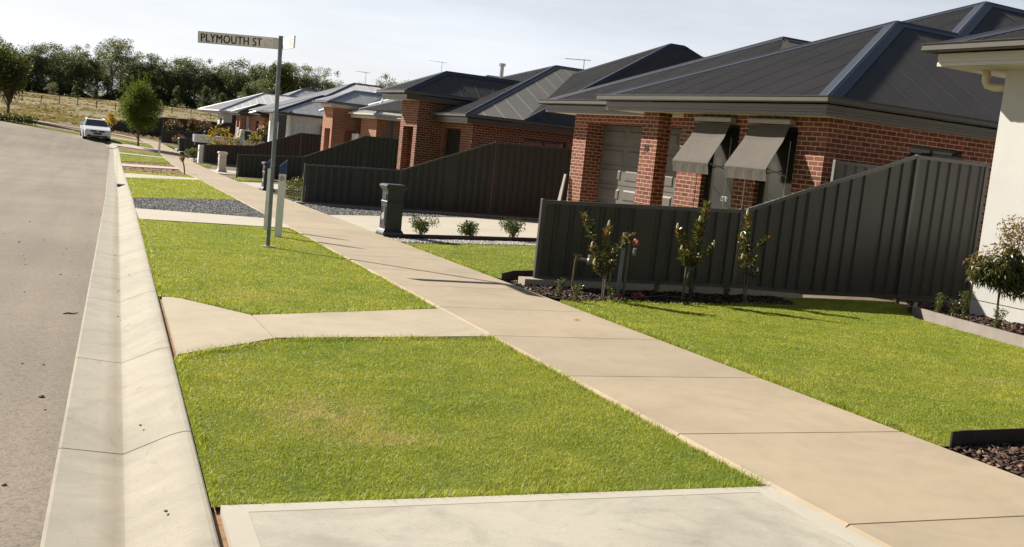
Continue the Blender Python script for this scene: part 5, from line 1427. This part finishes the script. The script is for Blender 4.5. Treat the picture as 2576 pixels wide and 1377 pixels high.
def magnolia(base, label, tips, h0):
    """tips: (px,py) seen leader tops with leaf counts"""
    r = empty("magnolia", base, 0, label, "young tree", "young magnolias before the charcoal fence")
    depth = (base - EYE).dot(CF); sc_ = depth / FOC
    mb = MB(); P_, D_, PB, DB = [], [], [], []; buds = []
    rr = random.Random(int(base.x * 100))
    main = None
    for (tx, ty, n, ln) in tips:
        rr_ = ray(tx, ty); e = EYE + rr_ * (depth / rr_.dot(CF)) + Vector((0, rr.uniform(-.1, .1), 0)) - base
        k = Vector((e.x * .25, e.y * .25, max(.3, e.z - ln - .05)))
        if main is None: k = Vector((e.x * .5, e.y * .5, e.z * .5)); main = e; s0 = Vector((0, 0, -.05))
        else: s0 = main * max(.3, min(.85, (e.z - ln * 1.1) / main.z)); k = s0.lerp(e, .5) - Vector((0, 0, .03))
        mb.tube([s0, k, e], [.012 if main is e else .008, .008, .004], 6); n = int(n * 1.9)
        for i in range(n):
            t = 1 - (i / n) * min(.95, ln / max(.15, (e - k).length)); p = k.lerp(e, max(0, t)); a = i * 2.4 + rr.random()
            el = .15 + .9 * (1 - i / n) + rr.uniform(-.2, .2); dr = (math.cos(a), math.sin(a), el)
            tgt = (PB, DB) if (rr.random() < (.5 if i < n * .45 else .12)) else (P_, D_)
            tgt[0].append(p); tgt[1].append(dr)
        if rr.random() < .38: buds.append(e)
    mb.build("trunk", 'stem', r)
    leaves("foliage", P_, D_, rng.uniform(.075, .135, len(P_)), rng.uniform(.03, .047, len(P_)), 'magnolia', r, .3, .12)
    leaves("rusty_foliage", PB, DB, rng.uniform(.07, .12, len(PB)), rng.uniform(.03, .042, len(PB)), 'magn_br', r, .3, .05)
    bb = MB()
    for e in buds: bb.tube([e, e + Vector((0, 0, .04)), e + Vector((.004, 0, .085)), e + Vector((.006, 0, .105))], [.008, .015, .012, .002], 7)
    if buds: bb.build("bud", 'bud', r)
    MB().tube([(.03, .02, -.05), (.035, .03, .55)], .011, 6).build("stake", 'stake', r)
    return r
magnolia(P(1514, 754), "young magnolia with three leaf heads beside the water meter, nearest the footpath", [(1523, 572, 38, .42), (1474, 545, 34, .5), (1579, 592, 26, .32), (1492, 628, 16, .2), (1540, 640, 16, .25), (1505, 655, 20, .22), (1535, 668, 18, .22), (1490, 668, 12, .2)], .5)
magnolia(P(1713, 757), "tallest young magnolia rising above the charcoal fence top", [(1778, 512, 60, .62), (1695, 578, 24, .28), (1790, 622, 18, .22), (1735, 620, 26, .3), (1752, 560, 26, .35), (1728, 652, 24, .28), (1758, 655, 22, .25), (1705, 632, 16, .22)], .6)
magnolia(P(1871, 761), "young magnolia in front of the rising part of the charcoal fence", [(1882, 545, 38, .48), (1926, 600, 18, .22), (1906, 652, 16, .2), (1856, 600, 14, .2), (1880, 628, 18, .22), (1862, 655, 14, .2), (1898, 690, 12, .2)], .5)

def boxplant(base, h, w, label, group="small box plants in the mulch beds", n=150):
    r = empty("box_plant", base, random.uniform(0, 6), label, "box plant", group); mb = MB(); cs = []
    for i in range(6):
        a = random.uniform(0, 6.28); q = random.uniform(.1, .5) * w
        for k in range(5): cs.append((math.cos(a) * q * k / 4, math.sin(a) * q * k / 4, h * (.2 + .75 * k / 4) * (1 if i else 1.05)))
        mb.tube([(0, 0, -.02), cs[-1]], [.006, .002], 4)
    mb.build("stems", 'stem', r); leafy(r, "foliage", n, cs, .035, .032, .018, 'box', .5); return r
boxplant(P(1408, 742), .20, .14, "small sunlit box plant by the fence plinth, first from the footpath")
boxplant(P(1448, 759), .20, .15, "small sunlit box plant at the lawn edge left of the first magnolia")
boxplant(P(1539, 759), .20, .13, "small sunlit box plant at the lawn edge right of the first magnolia")
boxplant(P(1646, 744), .22, .15, "shaded box plant between the first two magnolias")
boxplant(P(1736, 749), .24, .18, "shaded box plant just right of the tallest magnolia")
boxplant(P(1826, 747), .22, .2, "shaded box plant left of the third magnolia")
def P2(px, py, h):
    return P(px, py, h)
boxplant(P2(2356, 795, .06), .30, .20, "leafy box plant at the left end of the cream wall bed", n=260)
boxplant(P2(2396, 797, .06), .22, .12, "thin box plant second from the left in the cream wall bed", n=110)
boxplant(P2(2423, 808, .06), .40, .20, "tall box plant in the cream wall bed at the wall corner", n=280)
boxplant(P2(2506, 833, .06), .28, .26, "box plant at the foot of the ball-headed standard tree", n=320)

# ball headed standard tree
b = P2(2506, 820, .06); r = empty("standard_tree", b, 0, "ball-headed standard tree with drooping leaves in front of the cream wall", "tree")
dp_ = (b - EYE).dot(CF)
def rel(px, py, dd=0):
    q = ray(px, py); return EYE + q * ((dp_ + dd) / q.dot(CF)) - b
MB().tube([(0, 0, -.05), rel(2511, 760), rel(2515, 726), rel(2520, 690)], [.017, .014, .013, .01], 8).tube([rel(2515, 726), rel(2490, 690), rel(2470, 665)], [.01, .007, .003], 5).tube([rel(2515, 726), rel(2545, 690), rel(2565, 640, .1)], [.01, .007, .003], 5).tube([rel(2518, 700), rel(2535, 640), rel(2545, 590)], [.01, .006, .002], 5).build("trunk", 'bark', r)
cs = [rel(2500, 690), rel(2470, 672), rel(2530, 700), rel(2560, 690), rel(2520, 665), rel(2550, 650), rel(2545, 690, .15), rel(2510, 680, -.15), rel(2580, 670), rel(2590, 700), rel(2470, 690, .1), rel(2540, 715), rel(2570, 715, .1)]
p, off = clumps(3600, cs, .18); dd = rdirs(3600, -.3); leaves("foliage", p, dd, rng.uniform(.06, .10, 3600), rng.uniform(.02, .031, 3600), 'lilly', r, .3, .5)
cs = [rel(2540, 600), rel(2560, 585, .1), rel(2525, 625), rel(2550, 620), rel(2575, 610), rel(2470, 650), rel(2450, 668), rel(2590, 600), rel(2530, 580), rel(2560, 565), rel(2500, 640)]
p, off = clumps(800, cs, .15); dd = rdirs(800, .25); leaves("new_foliage", p, dd, rng.uniform(.05, .085, 800), rng.uniform(.015, .023, 800), 'lilly_r', r, .3, .4)

# hedge plants by the second letterbox, shrubs farther on
def low_hedge(pts, label):
    r = empty("low_hedge", P(*pts[0]), 0, label, "hedge"); o = P(*pts[0]); cs = []
    mb = MB()
    for a, b_ in zip(pts, pts[1:]):
        A_, B_ = P(*a) - o, P(*b_) - o
        for t in np.linspace(0, 1, 7):
            c = A_.lerp(B_, t); mb.tube([(c.x, c.y, -.02), (c.x, c.y, .4)], .008, 4)
            cs += [(c.x, c.y, .15), (c.x, c.y, .34), (c.x + .1, c.y + .1, .44)]
    mb.build("stems", 'stem', r); leafy(r, "foliage", 1500, cs, .17, .06, .03, 'hedge'); return r
low_hedge([(715, 497), (737, 501), (758, 505)], "low clipped hedge beside the footpath behind the marker posts")
shrub(P(746, 473), .38, .7, "spiky little shrub on the lawn behind the low hedge", 300, 'hedge', L=.12)
r = shrub(P(489, 402), .75, .95, "rounded grey-green shrub left of the white letterbox", 900, 'lav', name="lavender_shrub", L=.12)
r = empty("dead_sapling", P(465, 437), 0, "dry tuft-topped stick standing on the verge by the bare dirt", "sapling")
MB().tube([(0, 0, -.05), (-.06, 0, .35), (-.14, 0, .62)], [.03, .035, .03], 6).build("trunk", 'stem', r)
n = 60; leaves("dry_leaves", np.tile([(-.14, 0, .55)], (n, 1)) + rng.normal(0, .03, (n, 3)), rdirs(n, 2.2) + np.array([-.3, 0, 0]), rng.uniform(.25, .45, n), .03, 'dry', r)

def broad_tree(name, base, label, h_trunk, crown, n, L, mat, group=None, rt=.09, cat="tree", sprouts=None, bark='bark', limbs=14, nb=40, shell=.75):
    """crown: (cx,cy,cz,rx,ry,rz) relative to the base"""
    r = empty(name, base, 0, label, cat, group); mb = MB(); cx_, cy_, cz_, rx, ry, rz = crown
    limb_tree(mb, h_trunk, rt, limbs, rx * .7, cz_ + rz * .5, int(abs(base.x * 31)) + n); mb.build("trunk", bark, r)
    d = rng.normal(size=(nb, 3)); d /= np.linalg.norm(d, axis=1)[:, None]
    cs = np.array([cx_, cy_, cz_]) + d * (rng.random((nb, 1)) ** .35 * shell) * np.array([rx, ry, rz])
    cs = list(map(tuple, cs))
    p, off = clumps(n, cs, np.full(len(cs), (rx + rz) / 2 * .34))
    dd = rdirs(n, .1) + off * .6
    if sprouts:
        q = np.concatenate([np.linspace(a, b_, 40) for a, b_ in sprouts]); p[:len(q)] = q + rng.normal(0, .05, q.shape); dd[:len(q), 2] += 1
    leaves("crown", p, dd, L * rng.uniform(.7, 1.3, n), L * .6 * rng.uniform(.7, 1.2, n), mat, r, .25, .1)
    return r
tb = P(347, 368)
broad_tree("street_tree", tb, "round bushy green street tree on the verge in front of the far fence", 1.2, (0, 0, 2.65, 1.72, 1.6, 2.15), 21000, .115, 'pear', rt=.09, sprouts=[((-.2, 0, 4.6), (-.25, 0, 5.35)), ((.15, 0, 4.7), (.12, 0, 5.4)), ((.5, 0, 4.5), (.6, 0, 5.2)), ((-.6, 0, 4.4), (-.65, 0, 5.0)), ((.35, .2, 4.6), (.35, .2, 5.3)), ((-1.1, 0, 4.0), (-1.25, 0, 4.6))], nb=60)
yb = P(276, 349)
broad_tree("street_tree", yb, "slim yellow-leaved sapling between the white wagon and the round tree", .95, (0, 0, 1.45, .5, .5, .75), 700, .11, 'yellow', rt=.05, limbs=9, nb=18)
lb_ = P(20, 292)
broad_tree("dark_tree", lb_, "large dark tree cut by the left picture edge at the road bend", 1.6, (-.5, 0, 3.9, 2.5, 2.3, 2.9), 9000, .20, 'dark_tree', rt=.16, nb=60)
r = empty("ground_shrub", P(18, 305), 0, "low dark spreading shrub under the large tree at the left edge", "shrub")
cs = [(x_, rng.uniform(-.4, .4), .25) for x_ in np.linspace(-2.2, 1.8, 14)]
MB().tube([(0, 0, -.1), (0, 0, .3)], .04, 5).build("stems", 'bark', r); leafy(r, "foliage", 2600, cs, .42, .14, .08, 'dark_tree', sq=(1, 1, .8))
ga = "autumn saplings behind the brown fence"
for (x, yb2, top, w, n, lab, mt) in ((545, 360, 314, 1.0, 480, "fullest orange-leaved sapling before the utility tray", 'autumn'), (596, 360, 326, .62, 170, "thin autumn sapling before the utility cab", 'autumn'), (641, 360, 333, .7, 250, "yellow-green sapling before the utility bonnet", 'autumn')):
    bb_ = rayY(x, yb2, 72.6); gzz = G(bb_.x, 72.6); tz = rayY(x, top, 72.6).z - gzz
    broad_tree("autumn_sapling", Vector((bb_.x, 72.6, gzz)), lab, tz * .55, (0, 0, tz * .66, w, w * .8, tz * .34), n, .16, mt, ga, .035, "sapling", limbs=10, nb=22, shell=.9)
gp = "photinias before the far fences"
for (x, yb2, top, yy, w, lab) in ((436, 330, 303, 99, .75, "rounded photinia with red tips right of the round street tree"), (482, 331, 300, 99.5, .38, "narrow dark photinia between two fuller ones"), (512, 333, 305, 99, .8, "photinia with red tips above the farthest fence slope"), (668, 335, 311, 80.5, .6, "red-tipped photinia before the low brick house"), (452, 352, 344, 84, .5, "low photinia beside the wheelie bin")):
    bb_ = rayY(x, yb2, yy); gzz = G(bb_.x, yy); tz = rayY(x, top, yy).z - gzz
    t_ = broad_tree("photinia", Vector((bb_.x, yy, gzz)), lab, tz * .6, (0, 0, tz * .68, w, w, tz * .3), 650, .14, 'photinia', gp, .04, "shrub", limbs=8, nb=20)
    n = 260; th = rng.uniform(0, 6.28, n); zz = rng.random(n); pp_ = np.stack([w * np.cos(th) * np.sqrt(1 - zz ** 2), w * np.sin(th) * np.sqrt(1 - zz ** 2), tz * .7 + zz * tz * .33], 1)
    leaves("red_tip_foliage", pp_ + rng.normal(0, .06, pp_.shape), rdirs(n, .5), .14, .07, 'phot_r', t_)

# ---- gum trees beyond the paddock
def gum_proto(seed, kind):
    global rng
    rng = np.random.default_rng(seed)
    H_ = 10.0; r = empty("gum_tree", (0, 0, 0), 0, "gum", "tree"); mb = MB(); rr = random.Random(seed)
    tips = limb_tree(mb, H_ * .62, .22, 12, 2.6, H_ * .85, seed, .3, .5)
    mb.build("trunk", 'bark_g', r)
    if kind == 'cypress':
        cs = [(rr.uniform(-1, 1) * 1.9 * (1 - (z / 11) ** 2), rr.uniform(-1, 1) * 1.9 * (1 - (z / 11) ** 2), z) for z in [rr.uniform(.5, 9.6) for _ in range(46)]]; rad = 1.15; n = 5000; mat = 'gum3'; L = .33
    elif kind == 'airy':
        cs = [tuple(np.array(t) + rng.normal(0, .7, 3)) for t in tips for _ in range(3)] + [(rr.uniform(-2.8, 2.8), rr.uniform(-2, 2), rr.uniform(5.5, 9.6)) for _ in range(16)]; rad = .75; n = 2600; mat = 'gum2'; L = .28
    else:
        cs = [tuple(np.array(t) + rng.normal(0, .8, 3)) for t in tips for _ in range(2)] + [(rr.gauss(0, 1.7), rr.gauss(0, 1.4), rr.uniform(.6, 9.3)) for _ in range(44)]
        rad = np.array([rr.uniform(.7, 1.4) for _ in cs]); n = 5600; mat = 'gum' if seed % 3 else 'gum2'; L = .31
    p, off = clumps(n, cs, rad, (1, 1, .75)); p[:, 2] = np.maximum(p[:, 2], .25)
    leaves("crown", p, rdirs(n, .2) + off * .4, L * rng.uniform(.6, 1.4, n), L * .55 * rng.uniform(.7, 1.3, n), mat, r, .25, .3)
    return r
kinds = [(101, 'gum'), (102, 'gum'), (103, 'gum'), (104, 'gum'), (105, 'airy'), (106, 'airy'), (107, 'cypress'), (108, 'gum')]
protos = [gum_proto(*k_) for k_ in kinds]; used = [False] * len(protos)
rng = np.random.default_rng(5)
ORD = "first second third fourth fifth sixth seventh eighth ninth tenth eleventh twelfth thirteenth fourteenth fifteenth sixteenth seventeenth eighteenth nineteenth twentieth twenty-first twenty-second twenty-third twenty-fourth".split()
def gum(px, top, y, kind, label, group, wid=1.0):
    b_ = rayY(px, 250 + .1 * (px - 300), y); b_.z = G(b_.x, b_.y)
    tz = rayY(px, top, y).z - b_.z; s = tz / 10.2
    i = kind
    rz_ = random.uniform(0, 6)
    if not used[i]:
        o = protos[i]; o.location = b_; o.rotation_euler = (0, 0, rz_); o.scale = (s * wid, s * wid, s); o['label'] = label; o['group'] = group; used[i] = True
    else: o = dup(protos[i], b_, rz_, (s * wid, s * wid, s), label, group)
    return o
front = [(-12, 78, 0), (14, 96, 1), (42, 122, 2), (71, 101, 3), (97, 106, 7), (136, 100, 0), (158, 101, 1), (180, 117, 2), (207, 114, 7), (241, 98, 5), (280, 88, 4), (300, 99, 4), (330, 116, 5), (352, 120, 3), (384, 142, 2), (414, 134, 1), (443, 138, 0), (470, 143, 7), (486, 133, 2), (525, 152, 3), (553, 141, 1), (588, 139, 0), (634, 156, 7), (664, 150, 2)]
gname = "gum trees in the long row beyond the paddock"
for i, (px, tp, kd) in enumerate(front):
    gum(px, tp, 268 + random.uniform(-6, 6), kd, f"{'airy pale' if kd in (4, 5) else 'dense dark'} gum in the far tree row, {ORD[i]} from the left", gname, random.uniform(.85, 1.1))
gb = "taller gums behind the house roofs"
for i, (px, tp, kd, lab) in enumerate(((690, 143, 3, "dense gum right behind the street name blade's pole"), (726, 149, 1, "gum to the right of the street sign pole"), (760, 157, 4, "airy gum over the farthest pale roofs, left of two"), (803, 157, 5, "airy gum over the pale roofs, right of two"), (838, 190, 2, "low gum at the right end of the airy pair"),
                                       (900, 203, 0, "low gum crown showing over the small dark ridge"), (958, 196, 7, "gum crown left of the tallest one above the orange brick house"), (990, 179, 1, "tallest gum crown above the orange brick house"), (1028, 188, 2, "gum crown right of the tallest one above the orange brick house"), (1062, 190, 3, "last gum crown beside the entry pier roof"))):
    gum(px, tp, 262, kd, lab, gb, 1.05)
gum(700, 155, 215, 6, "dense round dark green tree just behind the sign pole", None, 1.75)
gs = "small grey-green trees at the front of the far tree row"
for (px, tp, kd, w, lab) in ((444, 216, 6, .95, "small oval tree before the far row, left of three"), (513, 216, 6, .95, "small oval tree before the far row, middle of three"), (556, 233, 6, 1.2, "small oval tree before the far row beside the white house roof"), (190, 213, 6, 1.2, "pale bush at the foot of the far row above the white wagon"), (240, 222, 6, 1.3, "low bush at the foot of the far row left of the round street tree"), (130, 205, 7, 1.2, "broad bush at the foot of the far row near the large left tree"), (620, 205, 6, 1.2, "bushy tree rising behind the white roof ridge"), (650, 190, 7, 1.2, "bushy tree left of the sign pole above the white ridge")):
    gum(px, tp, 246, kd, lab, gs, w)
# second, deeper line that closes the row
for i, px in enumerate(range(-30, 720, 34)):
    gum(px + random.uniform(-8, 8), 152 + .05 * px + random.uniform(-14, 12), 296 + random.uniform(-6, 10), (0, 1, 2, 3, 7)[i % 5], "dark gum in the shaded back line of the far tree row", "gums in the back line of the far row", 1.5)

# undergrowth that closes the foot of the far row
n = 26000; ux = rng.uniform(-95, 75, n); uy_ = 263 + rng.normal(0, 2.5, n); hz = (2.0 + 1.2 * np.sin(ux * .21) + 1.1 * np.sin(ux * .53 + 1)) * rng.random(n) ** .7
up_ = np.column_stack([ux, uy_, Gv(np.column_stack([ux, uy_])) + np.abs(hz)])
o = leaves("undergrowth", up_, rdirs(n, .2), rng.uniform(.4, .9, n), rng.uniform(.25, .5, n), 'gum3', None)
tag(o, "dark undergrowth filling the foot of the far tree row", "undergrowth", None, 'stuff')

# ================================================================== LIGHT
SUN_AZ = math.radians(-36); SUN_EL = math.radians(33.5)   # azimuth from +y, clockwise
sd = Vector((math.sin(SUN_AZ) * math.cos(SUN_EL), math.cos(SUN_AZ) * math.cos(SUN_EL), math.sin(SUN_EL)))
sun = bpy.data.lights.new("sun", 'SUN'); sun.energy = 5.0; sun.angle = R_(.55); sun.color = (1, .94, .84)
so = bpy.data.objects.new("sun", sun); COL.objects.link(so)
so.rotation_euler = (-sd).to_track_quat('-Z', 'Y').to_euler()
W = bpy.data.worlds.new("World"); SC.world = W; W.use_nodes = True
nt = W.node_tree; nt.nodes.clear()
wo = nt.nodes.new("ShaderNodeOutputWorld"); bg = nt.nodes.new("ShaderNodeBackground")
sky = nt.nodes.new("ShaderNodeTexSky"); sky.sky_type = 'NISHITA'; sky.sun_disc = False
sky.sun_elevation = SUN_EL; sky.sun_rotation = SUN_AZ
sky.air_density = 1.0; sky.dust_density = .8; sky.ozone_density = 1.2
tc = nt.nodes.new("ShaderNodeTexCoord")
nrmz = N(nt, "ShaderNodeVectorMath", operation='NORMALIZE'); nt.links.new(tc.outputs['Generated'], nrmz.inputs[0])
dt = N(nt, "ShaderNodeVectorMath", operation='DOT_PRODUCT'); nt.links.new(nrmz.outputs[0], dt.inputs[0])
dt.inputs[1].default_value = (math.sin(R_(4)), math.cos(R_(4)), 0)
ahead_w = math_(nt, 'ADD', math_(nt, 'MULTIPLY', dt.outputs['Value'], .56), .50, True)
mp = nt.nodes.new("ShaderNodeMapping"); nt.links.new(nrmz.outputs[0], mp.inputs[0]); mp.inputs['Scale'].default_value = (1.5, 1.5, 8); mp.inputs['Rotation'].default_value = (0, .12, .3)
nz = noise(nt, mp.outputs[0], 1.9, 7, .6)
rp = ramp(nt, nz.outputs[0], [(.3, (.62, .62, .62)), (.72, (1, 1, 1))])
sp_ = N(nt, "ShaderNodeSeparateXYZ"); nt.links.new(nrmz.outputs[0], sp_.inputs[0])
hz_ = math_(nt, 'SUBTRACT', 1.0, math_(nt, 'MULTIPLY', sp_.outputs[2], 1.9, True), True)      # haze bank shaped to sit low ahead of the camera, cutting fill elsewhere
fac = math_(nt, 'MULTIPLY', math_(nt, 'MULTIPLY', rp.outputs[0], math_(nt, 'POWER', ahead_w, 2.2)), hz_, True)
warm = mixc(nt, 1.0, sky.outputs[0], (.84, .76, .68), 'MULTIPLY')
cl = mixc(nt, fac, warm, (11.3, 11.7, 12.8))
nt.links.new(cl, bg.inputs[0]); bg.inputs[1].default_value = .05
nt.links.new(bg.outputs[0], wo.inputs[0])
SC.view_settings.view_transform = 'Standard'; SC.view_settings.look = 'None'
SC.view_settings.gamma = 1; SC.view_settings.exposure = .93
SC.cycles.max_bounces = 6; SC.cycles.transparent_max_bounces = 6
